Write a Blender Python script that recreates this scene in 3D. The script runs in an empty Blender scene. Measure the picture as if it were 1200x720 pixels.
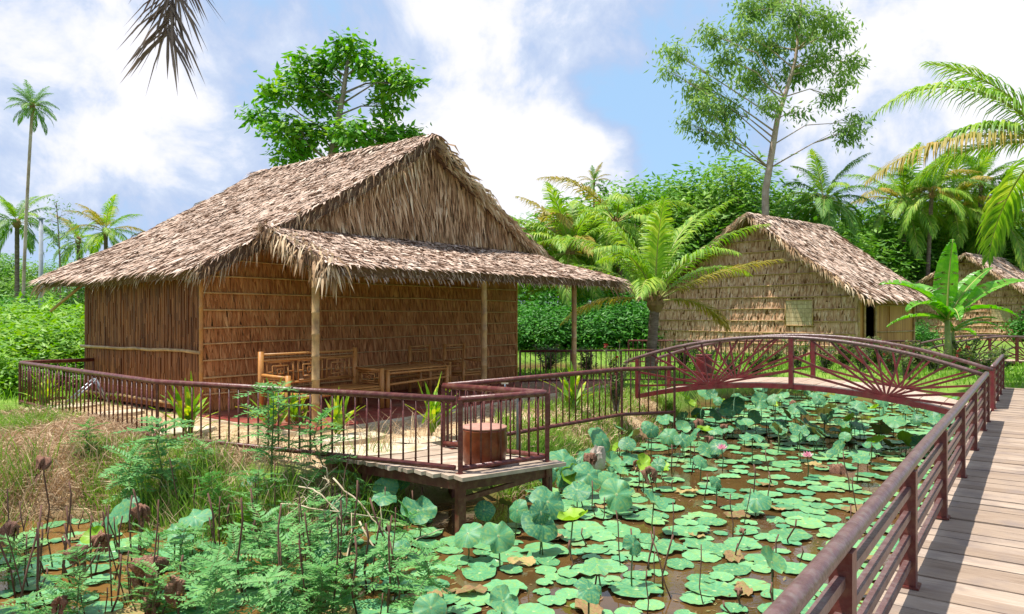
import bpy, math, random
import numpy as np
from mathutils import Vector, Matrix, Euler

R = math.radians
rnd = random.Random(11)
U = rnd.uniform
scene = bpy.context.scene
COL = scene.collection

# ---------------------------------------------------------------- camera numbers (metres, camera stands on the boardwalk)
F, H, HY = 840.0, 1.6, 370.0
def gp(px, py, z=0.0):
    Y = F * (H - z) / (py - HY)
    return Vector(((px - 600) / F * Y, Y, z))
def at(px, py, Y):
    return Vector(((px - 600) / F * Y, Y, H - (py - HY) / F * Y))

# ---------------------------------------------------------------- object helpers
def link(o, parent=None):
    COL.objects.link(o)
    if parent is not None:
        o.parent = parent
    return o
def tag(o, label=None, cat=None, group=None, kind=None):
    if label: o['label'] = label
    if cat: o['category'] = cat
    if group: o['group'] = group
    if kind: o['kind'] = kind
    return o
def thing(name, label, cat, loc=(0, 0, 0), rz=0.0, group=None):
    o = bpy.data.objects.new(name, None)
    o.empty_display_size = 0.2
    link(o)
    o.location = loc
    o.rotation_euler = (0, 0, rz)
    return tag(o, label, cat, group)
def dup(root, loc, rz=0.0, scale=1.0, label=None, group=None, rx=0.0, ry=0.0):
    def rec(o, par):
        c = o.copy()
        COL.objects.link(c)
        if par is not None:
            c.parent = par
        for ch in list(o.children):
            rec(ch, c)
        return c
    r = rec(root, None)
    r.location = loc
    r.rotation_euler = (rx, ry, rz)
    r.scale = (scale, scale, scale) if not hasattr(scale, '__len__') else scale
    if label: r['label'] = label
    if group: r['group'] = group
    return r
def inst(name, mesh, parent=None, loc=(0, 0, 0), rot=(0, 0, 0), scale=(1, 1, 1)):
    o = bpy.data.objects.new(name, mesh)
    link(o, parent)
    o.location = loc
    o.rotation_euler = rot
    o.scale = scale if hasattr(scale, '__len__') else (scale,) * 3
    return o

def perp(d):
    d = d.normalized()
    a = Vector((0, 0, 1)) if abs(d.z) < 0.9 else Vector((1, 0, 0))
    s = d.cross(a).normalized()
    return s, s.cross(d).normalized()

class MB:
    def __init__(self):
        self.v, self.f, self.m = [], [], []
    def add(self, vs, fs, mi=0):
        b = len(self.v)
        self.v.extend(vs)
        for f in fs:
            self.f.append(tuple(b + i for i in f))
            self.m.append(mi)
    def box(self, c, s, M=None, mi=0, bev=0.0):
        x, y, z = s[0] / 2, s[1] / 2, s[2] / 2
        c = Vector(c)
        vs = [Vector((a * x, b * y, d * z)) for a in (-1, 1) for b in (-1, 1) for d in (-1, 1)]
        if M is not None: vs = [M @ p for p in vs]
        vs = [c + p for p in vs]
        self.add(vs, [(0, 1, 3, 2), (4, 6, 7, 5), (0, 4, 5, 1), (2, 3, 7, 6), (0, 2, 6, 4), (1, 5, 7, 3)], mi)
    def bar(self, p, q, w, h=None, up=Vector((0, 0, 1)), mi=0):
        h = w if h is None else h
        p, q = Vector(p), Vector(q)
        d = (q - p).normalized()
        if abs(d.dot(up)) > 0.98: up = Vector((0, 1, 0))
        s = d.cross(up).normalized() * (w / 2)
        u = s.cross(d).normalized() * (h / 2)
        vs = [e + a * s + b * u for e in (p, q) for a, b in ((-1, -1), (1, -1), (1, 1), (-1, 1))]
        self.add(vs, [(3, 2, 1, 0), (4, 5, 6, 7), (0, 1, 5, 4), (1, 2, 6, 5), (2, 3, 7, 6), (3, 0, 4, 7)], mi)
    def tube(self, path, r, n=8, mi=0, cap=True):
        P = [Vector(p) for p in path]
        k = len(P)
        rs = r if hasattr(r, '__len__') else [r] * k
        d = (P[1] - P[0])
        s, u = perp(d)
        vs = []
        for i in range(k):
            if i == 0: t = P[1] - P[0]
            elif i == k - 1: t = P[-1] - P[-2]
            else: t = P[i + 1] - P[i - 1]
            t = t.normalized() if t.length > 1e-9 else Vector((0, 0, 1))
            s = (s - t * s.dot(t))
            s = s.normalized() if s.length > 1e-6 else perp(t)[0]
            u = t.cross(s)
            for j in range(n):
                a = 2 * math.pi * j / n
                vs.append(P[i] + (s * math.cos(a) + u * math.sin(a)) * rs[i])
        fs = []
        for i in range(k - 1):
            for j in range(n):
                a, b = i * n + j, i * n + (j + 1) % n
                fs.append((a, b, b + n, a + n))
        if cap:
            fs.append(tuple(range(n - 1, -1, -1)))
            fs.append(tuple(range((k - 1) * n, k * n)))
        self.add(vs, fs, mi)
    def blade(self, p, d, L, w, side, tipd=None, mi=0):
        """narrow leaf strip: root, wide middle, pointed tip"""
        m = p + d * (L * 0.55)
        t = p + d * L if tipd is None else m + tipd * (L * 0.45)
        s = side * (w / 2)
        self.add([p - s * .8, p + s * .8, m + s, m - s, t], [(0, 1, 2, 3), (3, 2, 4)], mi)
    def leaf(self, p, d, L, w, side, fold=0.15, mi=0):
        n = d.cross(side)
        m = p + d * (L * .45)
        self.add([p, m + side * (w / 2) + n * (w * fold), p + d * L, m - side * (w / 2) + n * (w * fold)],
                 [(0, 1, 2), (0, 2, 3)], mi)
    def lathe(self, prof, n=20, c=(0, 0, 0), mi=0):
        c = Vector(c)
        vs = []
        for r, z in prof:
            for j in range(n):
                a = 2 * math.pi * j / n
                vs.append(c + Vector((r * math.cos(a), r * math.sin(a), z)))
        fs = []
        for i in range(len(prof) - 1):
            for j in range(n):
                a, b = i * n + j, i * n + (j + 1) % n
                fs.append((a, b, b + n, a + n))
        fs.append(tuple(range(n - 1, -1, -1)))
        fs.append(tuple(range((len(prof) - 1) * n, len(prof) * n)))
        self.add(vs, fs, mi)
    def prism(self, poly, O, ex, ez, n, th, mi=0):
        """polygon in (x,z) of frame, from O backwards along -n by th"""
        k = len(poly)
        a = [O + ex * x + ez * z for x, z in poly]
        b = [p - n * th for p in a]
        fs = [tuple(range(k)), tuple(range(2 * k - 1, k - 1, -1))]
        for i in range(k):
            j = (i + 1) % k
            fs.append((i, i + k, j + k, j))
        self.add(a + b, fs, mi)
    def mesh(self, name, mats, smooth=False):
        me = bpy.data.meshes.new(name)
        me.from_pydata([tuple(p) for p in self.v], [], self.f)
        mats = mats if isinstance(mats, (list, tuple)) else [mats]
        for m in mats: me.materials.append(m)
        if len(mats) > 1:
            me.polygons.foreach_set('material_index', self.m)
        if smooth:
            me.polygons.foreach_set('use_smooth', [True] * len(self.f))
        me.update()
        return me
    def build(self, name, mats, parent=None, smooth=False):
        o = bpy.data.objects.new(name, self.mesh(name, mats, smooth))
        return link(o, parent)

# ---------------------------------------------------------------- materials
def ramp(nt, stops):
    r = nt.nodes.new('ShaderNodeValToRGB')
    els = r.color_ramp.elements
    while len(els) < len(stops): els.new(0.5)
    for e, (p, c) in zip(els, stops):
        e.position = p
        e.color = (*c, 1)
    return r
def mat(name, stops, src='island', rough=0.6, trans=0.0, spec=0.3, nscale=6.0, stretch=(1, 1, 1), bump=0.0, bscale=40.0,
        coat=0.0, vary=0.35, tcol=None, metal=0.0, dirt=None, dscale=3.0):
    m = bpy.data.materials.new(name)
    m.use_nodes = True
    nt = m.node_tree
    N, Lk = nt.nodes, nt.links
    bs = N['Principled BSDF']
    out = N['Material Output']
    bs.inputs['Roughness'].default_value = rough
    bs.inputs['Specular IOR Level'].default_value = spec
    bs.inputs['Metallic'].default_value = metal
    if coat: bs.inputs['Coat Weight'].default_value = coat
    tc = N.new('ShaderNodeTexCoord')
    mp = N.new('ShaderNodeMapping')
    mp.inputs['Scale'].default_value = stretch
    Lk.new(tc.outputs['Object'], mp.inputs['Vector'])
    nz = N.new('ShaderNodeTexNoise')
    nz.inputs['Scale'].default_value = nscale
    nz.inputs['Detail'].default_value = 5
    nz.inputs['Roughness'].default_value = 0.65
    Lk.new(mp.outputs['Vector'], nz.inputs['Vector'])
    st = N.new('ShaderNodeMapRange')
    st.inputs['From Min'].default_value = 0.3
    st.inputs['From Max'].default_value = 0.7
    Lk.new(nz.outputs['Fac'], st.inputs['Value'])
    fac = st.outputs['Result']
    if src != 'noise':
        if src == 'island':
            g = N.new('ShaderNodeNewGeometry')
            o = g.outputs['Random Per Island']
        else:
            g = N.new('ShaderNodeObjectInfo')
            o = g.outputs['Random']
        mx = N.new('ShaderNodeMix')
        mx.inputs['Factor'].default_value = vary
        Lk.new(o, mx.inputs['A'])
        Lk.new(st.outputs['Result'], mx.inputs['B'])
        fac = mx.outputs['Result']
    rp = ramp(nt, stops)
    Lk.new(fac, rp.inputs['Fac'])
    colr = rp.outputs['Color']
    if dirt:
        n2 = N.new('ShaderNodeTexNoise')
        n2.inputs['Scale'].default_value = dscale
        n2.inputs['Detail'].default_value = 6
        Lk.new(tc.outputs['Object'], n2.inputs['Vector'])
        r2 = N.new('ShaderNodeMapRange')
        r2.inputs['From Min'].default_value = 0.48
        r2.inputs['From Max'].default_value = 0.72
        Lk.new(n2.outputs['Fac'], r2.inputs['Value'])
        m2 = N.new('ShaderNodeMix')
        m2.data_type = 'RGBA'
        m2.inputs[7].default_value = (*dirt, 1)
        Lk.new(r2.outputs['Result'], m2.inputs['Factor'])
        Lk.new(colr, m2.inputs[6])
        colr = m2.outputs[2]
    Lk.new(colr, bs.inputs['Base Color'])
    if bump:
        bn = N.new('ShaderNodeTexNoise')
        bn.inputs['Scale'].default_value = bscale
        bn.inputs['Detail'].default_value = 4
        Lk.new(mp.outputs['Vector'], bn.inputs['Vector'])
        b = N.new('ShaderNodeBump')
        b.inputs['Strength'].default_value = bump
        b.inputs['Distance'].default_value = 0.02
        Lk.new(bn.outputs['Fac'], b.inputs['Height'])
        Lk.new(b.outputs['Normal'], bs.inputs['Normal'])
    if trans:
        tr = N.new('ShaderNodeBsdfTranslucent')
        if tcol:
            tr.inputs['Color'].default_value = (*tcol, 1)
        else:
            hs = N.new('ShaderNodeHueSaturation')
            hs.inputs['Value'].default_value = 1.5
            hs.inputs['Saturation'].default_value = 1.1
            Lk.new(colr, hs.inputs['Color'])
            Lk.new(hs.outputs['Color'], tr.inputs['Color'])
        ms = N.new('ShaderNodeMixShader')
        ms.inputs['Fac'].default_value = trans
        Lk.new(bs.outputs['BSDF'], ms.inputs[1])
        Lk.new(tr.outputs['BSDF'], ms.inputs[2])
        Lk.new(ms.outputs['Shader'], out.inputs['Surface'])
    return m

M = {}
M['thatch'] = mat('thatch', [(0, (.23, .14, .095)), (.3, (.41, .28, .205)), (.65, (.58, .43, .335)), (1, (.77, .65, .535))], rough=.85, spec=.1, vary=.3, nscale=2.2)
M['straw'] = mat('straw', [(0, (.17, .095, .05)), (.35, (.37, .235, .13)), (.7, (.56, .41, .26)), (1, (.76, .65, .48))], rough=.8, spec=.15, vary=.25, nscale=2)
M['gable_leaf'] = mat('gable_leaf', [(0, (.16, .075, .035)), (.4, (.40, .22, .115)), (.75, (.60, .38, .225)), (1, (.84, .68, .50))], rough=.8, spec=.15, vary=.25, nscale=1.2)
M['thatch_base'] = mat('thatch_base', [(0, (.10, .06, .04)), (1, (.20, .13, .09))], 'noise', rough=.95, spec=.05, nscale=20)
M['wall_leaf'] = mat('wall_leaf', [(0, (.26, .075, .02)), (.4, (.53, .205, .068)), (.75, (.66, .30, .115)), (1, (.76, .43, .19))], rough=.65, spec=.2, vary=.35, nscale=1.5)
M['wall_leaf_pale'] = mat('wall_leaf_pale', [(0, (.25, .105, .045)), (.35, (.52, .285, .155)), (.7, (.68, .43, .265)), (1, (.82, .62, .45))], rough=.7, spec=.2, vary=.35, nscale=1.2)
M['bamboo_mid'] = mat('bamboo_batten', [(0, (.46, .24, .09)), (1, (.70, .45, .20))], 'noise', rough=.5)
M['wall_base'] = mat('wall_base', [(0, (.16, .075, .025)), (1, (.26, .13, .05))], 'noise', rough=.9, spec=.1)
M['reed'] = mat('reed', [(0, (.085, .025, .008)), (.5, (.21, .072, .022)), (1, (.40, .165, .06))], rough=.6, spec=.25, vary=.45, nscale=9, stretch=(1, 1, .25))
M['bamboo'] = mat('bamboo', [(0, (.33, .18, .07)), (.5, (.50, .31, .13)), (1, (.62, .43, .21))], 'noise', rough=.45, spec=.4, nscale=5, stretch=(1, 1, .3), dirt=(.26, .15, .07), dscale=6)
M['bamboo_dark'] = mat('bamboo_dark', [(0, (.28, .105, .026)), (.5, (.50, .215, .055)), (1, (.64, .34, .11))], rough=.4, spec=.4, vary=.4, nscale=9)
M['plankwall'] = mat('plankwall', [(0, (.32, .13, .03)), (.5, (.48, .22, .055)), (1, (.60, .31, .09))], rough=.6, vary=.4, nscale=4, stretch=(1, 1, .2))
M['shutter'] = mat('shutter', [(0, (.36, .26, .13)), (.5, (.50, .38, .20)), (1, (.62, .50, .30))], rough=.7, vary=.4)
M['dark'] = mat('painted_inside_shade', [(0, (.02, .014, .01)), (1, (.04, .028, .02))], 'noise', rough=.9)  # near-black colour paints the shade seen inside the gable hut's doorway
M['maroon'] = mat('maroon_paint', [(0, (.085, .018, .014)), (.6, (.125, .026, .020)), (1, (.18, .045, .035))], 'noise', rough=.38, spec=.5, nscale=7, dirt=(.17, .075, .045), dscale=14, bump=.25, bscale=22)
M['red'] = mat('red_paint', [(0, (.10, .011, .013)), (.6, (.15, .017, .020)), (1, (.21, .036, .034))], 'noise', rough=.42, spec=.45, nscale=6, dirt=(.13, .045, .03), dscale=8, bump=.15, bscale=30)
M['railtop'] = mat('worn_rail_paint', [(0, (.085, .038, .034)), (.5, (.13, .064, .057)), (1, (.19, .11, .10))], 'noise', rough=.35, spec=.5, nscale=9, dirt=(.18, .125, .112), dscale=26, bump=.2, bscale=45)
M['plank'] = mat('weathered_plank', [(0, (.19, .13, .09)), (.35, (.32, .235, .17)), (.7, (.40, .305, .23)), (1, (.51, .41, .32))], rough=.8, spec=.15, vary=.45, nscale=5, stretch=(9, .7, 4), bump=.35, bscale=9, dirt=(.26, .20, .165), dscale=4)
M['plank3'] = mat('jetty_plank', [(0, (.28, .20, .14)), (.5, (.46, .35, .26)), (1, (.60, .48, .38))], rough=.8, spec=.15, vary=.5, nscale=6, bump=.3, bscale=14, dirt=(.30, .24, .18), dscale=5)
M['plank2'] = mat('bridge_plank', [(0, (.30, .21, .15)), (.5, (.46, .34, .26)), (1, (.58, .46, .37))], rough=.8, spec=.15, vary=.5, nscale=4, stretch=(8, .8, 4), bump=.3, bscale=12)
M['tile'] = mat('red_tile', [(0, (.20, .04, .03)), (.5, (.28, .06, .045)), (1, (.34, .10, .07))], rough=.45, vary=.5, dirt=(.30, .17, .11), dscale=2)
M['concrete'] = mat('pale_concrete', [(0, (.45, .37, .25)), (.5, (.60, .51, .37)), (1, (.70, .63, .48))], 'noise', rough=.9, spec=.1, nscale=5, bump=.2, dirt=(.42, .32, .18))
M['steel'] = mat('grey_steel', [(0, (.25, .28, .32)), (1, (.42, .45, .50))], 'noise', rough=.4, metal=.6)
M['greypole'] = mat('grey_concrete_pole', [(0, (.28, .30, .34)), (1, (.42, .44, .47))], 'noise', rough=.8)
M['clay'] = mat('glazed_clay', [(0, (.11, .020, .006)), (.5, (.20, .042, .012)), (1, (.30, .08, .025))], 'noise', rough=.32, spec=.4, nscale=5, bump=.1, bscale=20, dirt=(.16, .06, .03))
M['claylid'] = mat('clay_lid', [(0, (.36, .17, .12)), (1, (.50, .28, .21))], 'noise', rough=.6, nscale=8)
M['bark'] = mat('bark', [(0, (.14, .10, .075)), (.5, (.25, .19, .15)), (1, (.38, .31, .26))], 'noise', rough=.9, spec=.1, nscale=5, stretch=(1, 1, .3), bump=.4, bscale=12)
M['palebark'] = mat('pale_bark', [(0, (.30, .20, .15)), (.5, (.46, .34, .27)), (1, (.58, .47, .40))], 'noise', rough=.8, spec=.1, nscale=1.5, bump=.2)
M['palmbark'] = mat('palm_bark', [(0, (.11, .075, .06)), (.5, (.20, .14, .115)), (1, (.32, .25, .21))], 'noise', rough=.95, spec=.05, nscale=4, stretch=(1, 1, 4), bump=.5, bscale=10)
M['heart'] = mat('palm_heart', [(0, (.12, .07, .04)), (.5, (.24, .14, .07)), (1, (.36, .24, .11))], rough=.9, spec=.1)

def leafm(name, a, b, c, trans=.3, rough=.5, vary=.5, nscale=.6, spec=.35):
    return mat(name, [(0.05, a), (.5, b), (.95, c)], rough=rough, trans=trans, vary=vary, nscale=nscale, spec=spec)
M['leaf_mango'] = leafm('broad_leaf', (.045, .18, .015), (.125, .34, .03), (.36, .52, .06))
M['leaf_euc'] = leafm('grey_green_leaf', (.09, .19, .04), (.22, .36, .085), (.42, .52, .15))
M['leaf_bg'] = leafm('far_leaf', (.05, .15, .015), (.125, .30, .035), (.28, .46, .07), nscale=.35)
M['leaf_bg2'] = leafm('far_leaf_light', (.08, .19, .02), (.19, .36, .05), (.36, .52, .10), nscale=.35)
M['leaf_hedge'] = leafm('hedge_leaf', (.03, .12, .02), (.07, .25, .03), (.17, .40, .05), nscale=.8)
M['leaf_cassava'] = leafm('cassava_leaf', (.08, .22, .015), (.20, .40, .03), (.42, .56, .07), nscale=.9)
M['leaf_wisp'] = leafm('wispy_leaf', (.09, .17, .08), (.18, .29, .13), (.30, .40, .2))
M['palm'] = leafm('palm_leaf', (.08, .21, .02), (.22, .39, .04), (.50, .56, .08), trans=.35, nscale=1.2)
M['palm_y'] = leafm('palm_leaf_yellow', (.16, .20, .03), (.34, .28, .045), (.50, .33, .07), trans=.35, nscale=1.5)
M['palm_dk'] = leafm('palm_leaf_dark', (.05, .14, .02), (.11, .25, .035), (.23, .38, .06), trans=.3, nscale=1.2)
M['palm_dry'] = leafm('palm_leaf_dry', (.09, .065, .06), (.17, .125, .11), (.30, .23, .2), trans=.15, rough=.8)
M['rachis'] = mat('palm_rachis', [(0, (.22, .25, .06)), (.5, (.36, .36, .10)), (1, (.48, .40, .13))], 'noise', rough=.5, nscale=2)
M['rachis_dry'] = mat('dry_rachis', [(0, (.2, .13, .08)), (1, (.34, .25, .17))], 'noise', rough=.8)
M['banana'] = mat('banana_leaf', [(0, (.07, .24, .02)), (.5, (.13, .37, .03)), (1, (.26, .50, .06))], 'noise', rough=.35, trans=.4, spec=.5, nscale=3, stretch=(1, 1, 1), bump=.3, bscale=16)
M['banana_stem'] = mat('banana_stem', [(0, (.18, .2, .06)), (1, (.34, .38, .12))], 'noise', rough=.5)
M['croton'] = leafm('cordyline_leaf', (.06, .20, .015), (.22, .38, .025), (.62, .60, .05), trans=.3, vary=.3)
M['ixora'] = leafm('shrub_leaf', (.05, .09, .02), (.11, .19, .035), (.26, .20, .06))
M['ixora_f'] = mat('red_blossom', [(0, (.30, .03, .03)), (1, (.50, .09, .07))], rough=.6)
M['weed'] = leafm('weed_leaf', (.07, .23, .06), (.15, .37, .10), (.29, .51, .16), trans=.3, nscale=1.5)
M['weedstem'] = mat('weed_stem', [(0, (.10, .13, .04)), (1, (.20, .24, .09))], 'noise', rough=.7)
M['grass'] = leafm('grass_blade', (.09, .20, .02), (.20, .36, .045), (.40, .52, .11), trans=.3, nscale=1)
M['lawn'] = leafm('lawn_blade', (.10, .24, .02), (.20, .40, .035), (.34, .52, .07), trans=.3, nscale=1)
M['drygrass'] = mat('dry_grass', [(0, (.28, .16, .09)), (.5, (.56, .39, .235)), (1, (.76, .60, .39))], rough=.8, trans=.1)
def lotusmat(name, stops, rough, trans, under, rimc, rim0, vein):
    """leaf with radial veins, a paler centre, a withered rim here and there and its own underside colour"""
    m = mat(name, stops, 'object', rough=rough, trans=0, spec=.4, vary=.4, nscale=3.5, dirt=(.26, .40, .10), dscale=5)
    nt = m.node_tree; N, Lk = nt.nodes, nt.links
    bs = N['Principled BSDF']
    colr = bs.inputs['Base Color'].links[0].from_socket
    tc = N.new('ShaderNodeTexCoord')
    def mth(op, a, b=None, c=None):
        n = N.new('ShaderNodeMath'); n.operation = op
        for i, x in enumerate((a, b, c)):
            if x is None: continue
            if hasattr(x, 'is_output'): Lk.new(x, n.inputs[i])
            else: n.inputs[i].default_value = x
        return n.outputs[0]
    def mixc(f, a, b):
        n = N.new('ShaderNodeMix'); n.data_type = 'RGBA'
        Lk.new(f, n.inputs['Factor'])
        for k, x in ((6, a), (7, b)):
            if hasattr(x, 'is_output'): Lk.new(x, n.inputs[k])
            else: n.inputs[k].default_value = (*x, 1)
        return n.outputs[2]
    sp = N.new('ShaderNodeSeparateXYZ'); Lk.new(tc.outputs['Object'], sp.inputs[0])
    rad = mth('SQRT', mth('ADD', mth('MULTIPLY', sp.outputs[0], sp.outputs[0]), mth('MULTIPLY', sp.outputs[1], sp.outputs[1])))
    ang = mth('ARCTAN2', sp.outputs[1], sp.outputs[0])
    vn = mth('POWER', mth('ABSOLUTE', mth('COSINE', mth('MULTIPLY', ang, 10.0))), 14.0)
    colr = mixc(mth('MULTIPLY', vn, vein), colr, (.34, .56, .26))
    nz = N.new('ShaderNodeTexNoise'); nz.inputs['Scale'].default_value = 2.2; nz.inputs['Detail'].default_value = 5
    oi = N.new('ShaderNodeObjectInfo'); vm = N.new('ShaderNodeVectorMath'); vm.operation = 'ADD'
    cb = N.new('ShaderNodeCombineXYZ'); Lk.new(mth('MULTIPLY', oi.outputs['Random'], 90.0), cb.inputs[0])
    Lk.new(tc.outputs['Object'], vm.inputs[0]); Lk.new(cb.outputs[0], vm.inputs[1]); Lk.new(vm.outputs[0], nz.inputs['Vector'])
    e = mth('ADD', rad, mth('MULTIPLY_ADD', nz.outputs['Fac'], .9, -.45))
    e = mth('ADD', e, mth('MULTIPLY_ADD', oi.outputs['Random'], .22, -.11))
    mr = N.new('ShaderNodeMapRange'); mr.inputs['From Min'].default_value = rim0; mr.inputs['From Max'].default_value = rim0 + .12
    Lk.new(e, mr.inputs['Value'])
    colr = mixc(mr.outputs['Result'], colr, rimc)
    c0 = N.new('ShaderNodeMapRange'); c0.inputs['From Min'].default_value = .10; c0.inputs['From Max'].default_value = .05
    Lk.new(rad, c0.inputs['Value'])
    colr = mixc(c0.outputs['Result'], colr, (.40, .52, .24))
    g = N.new('ShaderNodeNewGeometry')
    colr = mixc(g.outputs['Backfacing'], colr, under)
    Lk.new(colr, bs.inputs['Base Color'])
    if trans:
        tr = N.new('ShaderNodeBsdfTranslucent'); Lk.new(colr, tr.inputs['Color'])
        ms = N.new('ShaderNodeMixShader'); ms.inputs['Fac'].default_value = trans
        Lk.new(bs.outputs['BSDF'], ms.inputs[1]); Lk.new(tr.outputs['BSDF'], ms.inputs[2]); Lk.new(ms.outputs['Shader'], N['Material Output'].inputs['Surface'])
    return m
M['pad'] = lotusmat('lotus_pad', [(.05, (.05, .20, .085)), (.4, (.10, .32, .14)), (.75, (.17, .42, .18)), (.92, (.28, .46, .13)), (1, (.42, .44, .10))], .36, .06, (.24, .16, .07), (.40, .30, .10), 1.20, .16)
M['lotus'] = lotusmat('lotus_leaf', [(.05, (.025, .14, .075)), (.45, (.06, .25, .12)), (.8, (.11, .34, .15)), (1, (.26, .46, .07))], .5, .22, (.20, .20, .045), (.30, .19, .07), 1.16, .18)
M['pad_far'] = mat('lotus_pad_far', [(.05, (.05, .20, .085)), (.4, (.10, .32, .14)), (.75, (.17, .42, .18)), (.92, (.28, .46, .13)), (1, (.42, .44, .10))], 'island', rough=.42, spec=.4, vary=.35, nscale=5, dirt=(.26, .30, .10), dscale=4)
M['lotus_y'] = mat('lotus_leaf_young', [(0, (.17, .34, .02)), (1, (.34, .52, .05))], 'object', rough=.45, trans=.3)
M['lstem'] = mat('lotus_stem', [(0, (.07, .12, .04)), (1, (.16, .18, .07))], 'noise', rough=.7)
M['deadstem'] = mat('dead_stem', [(0, (.07, .035, .025)), (.5, (.13, .065, .045)), (1, (.22, .13, .09))], 'noise', rough=.85)
M['deadpad'] = mat('withered_pad', [(0, (.16, .085, .04)), (.5, (.34, .21, .09)), (1, (.50, .38, .14))], 'object', rough=.7, trans=.1, vary=.4, nscale=5, dirt=(.20, .26, .07), dscale=3)
M['deadleaf'] = mat('dead_lotus_leaf', [(0, (.09, .04, .025)), (.45, (.23, .105, .065)), (1, (.50, .31, .21))], 'noise', rough=.85, nscale=16, trans=.1, bump=.5, bscale=18)
M['twig'] = mat('pale_twig', [(0, (.38, .28, .16)), (1, (.62, .52, .36))], 'noise', rough=.8)
M['petal'] = mat('lotus_petal', [(0, (.72, .28, .40)), (1, (.85, .55, .62))], rough=.5, trans=.25)
M['stone'] = mat('pale_rock', [(0, (.3, .24, .19)), (1, (.55, .47, .4))], 'noise', rough=.9, bump=.4, bscale=8)
# ---------------------------------------------------------------- camera, sun, sky
cam = bpy.data.objects.new('camera', bpy.data.cameras.new('camera'))
link(cam)
cam.location = (0, 0, H)
cam.rotation_euler = (R(90), 0, 0)
cam.data.sensor_width = 36
cam.data.lens = F / 1200 * 36
cam.data.shift_y = (HY - 360) / 1200
cam.data.clip_end = 3000
cam.data.clip_start = 0.05
scene.camera = cam

SUN_EL, SUN_AZ = R(71.5), R(-94)            # azimuth measured from +Y towards +X: the sun stands on the left
sd = Vector((math.sin(SUN_AZ) * math.cos(SUN_EL), math.cos(SUN_AZ) * math.cos(SUN_EL), math.sin(SUN_EL)))
sl = bpy.data.lights.new('sun', 'SUN')
sl.energy = 4.2
sl.angle = R(0.55)
sl.color = (1.0, 0.955, 0.88)
so = link(bpy.data.objects.new('sun', sl))
so.location = (-20, 0, 40)
so.rotation_euler = sd.to_track_quat('Z', 'Y').to_euler()

w = bpy.data.worlds.new('World')
scene.world = w
w.use_nodes = True
nt = w.node_tree
N, Lk = nt.nodes, nt.links
bg = N['Background']
bg.inputs['Strength'].default_value = 0.1
sky = N.new('ShaderNodeTexSky')
sky.sky_type = 'NISHITA'
sky.sun_disc = False
sky.sun_elevation = SUN_EL
sky.sun_rotation = SUN_AZ
sky.air_density = 1.0
sky.dust_density = 0.6
sky.ozone_density = 2.0
tc = N.new('ShaderNodeTexCoord')
def vmath(op, a, b=None):
    n = N.new('ShaderNodeVectorMath'); n.operation = op
    Lk.new(a, n.inputs[0])
    if b is not None:
        if hasattr(b, 'is_output'): Lk.new(b, n.inputs[1])
        else: n.inputs[1].default_value = b
    return n
def fmath(op, a, b=None, c=None, clamp=False):
    n = N.new('ShaderNodeMath'); n.operation = op; n.use_clamp = clamp
    for i, x in enumerate((a, b, c)):
        if x is None: continue
        if hasattr(x, 'is_output'): Lk.new(x, n.inputs[i])
        else: n.inputs[i].default_value = x
    return n.outputs[0]
dirv = vmath('NORMALIZE', tc.outputs['Generated']).outputs[0]
sep = N.new('ShaderNodeSeparateXYZ'); Lk.new(dirv, sep.inputs[0])
zz = fmath('ADD', fmath('MAXIMUM', sep.outputs['Z'], 0.0), 0.22)
cx = fmath('DIVIDE', sep.outputs['X'], zz)
cy = fmath('DIVIDE', sep.outputs['Y'], zz)
cmb = N.new('ShaderNodeCombineXYZ'); Lk.new(cx, cmb.inputs[0]); Lk.new(cy, cmb.inputs[1])
def noise(scale, detail, rough, off, vec=None, dist=0.0):
    mp = N.new('ShaderNodeMapping'); mp.inputs['Location'].default_value = off
    Lk.new(vec or cmb.outputs[0], mp.inputs['Vector'])
    n = N.new('ShaderNodeTexNoise'); n.inputs['Scale'].default_value = scale
    n.inputs['Detail'].default_value = detail; n.inputs['Roughness'].default_value = rough
    n.inputs['Distortion'].default_value = dist
    Lk.new(mp.outputs[0], n.inputs['Vector'])
    return n.outputs['Fac']
n1 = noise(6.5, 9, .60, (3.1, 1.7, .4), dirv, .25)
n2 = noise(2.6, 7, .55, (.3, 5.2, 1.1), dirv)
# cloud banks standing at their compass directions: (photo x, photo y, radius deg, amount)
banks = [(570, 130, 12, .35), (490, 215, 6, .25), (680, 205, 4.5, .42), (740, 150, 6, .1), (60, 60, 7, .30), (150, 150, 7, .28), (240, 205, 6.5, .30),
         (1160, 40, 10, .34), (1010, 190, 8, .26), (560, 0, 5, .1), (765, 175, 5.5, -.32), (100, 205, 6, -.30), (700, 110, 7, -.12), (820, 215, 5, -.3),
         (300, 235, 5, -.12), (280, 60, 8, -.20), (430, 50, 8, -.22), (950, 110, 8, -.15), (1080, 190, 6, -.12), (800, 60, 7, -.15)]
acc = fmath('MULTIPLY_ADD', n1, 2.0, -.62)
acc = fmath('MULTIPLY_ADD', n2, .9, fmath('SUBTRACT', acc, .40))
for (px, py, rad, amt) in banks:
    d = Vector(((px - 600) / F, 1, -(py - HY) / F)).normalized()
    dt = vmath('DOT_PRODUCT', dirv, tuple(d)).outputs['Value']
    mr = N.new('ShaderNodeMapRange'); mr.interpolation_type = 'SMOOTHSTEP'
    mr.inputs['From Min'].default_value = math.cos(R(rad * 1.5)); mr.inputs['From Max'].default_value = 1.0
    Lk.new(dt, mr.inputs['Value'])
    acc = fmath('MULTIPLY_ADD', mr.outputs['Result'], amt * .85, acc)
cov = N.new('ShaderNodeMapRange'); cov.interpolation_type = 'SMOOTHSTEP'
cov.inputs['From Min'].default_value = .10; cov.inputs['From Max'].default_value = .50
Lk.new(acc, cov.inputs['Value'])
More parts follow.
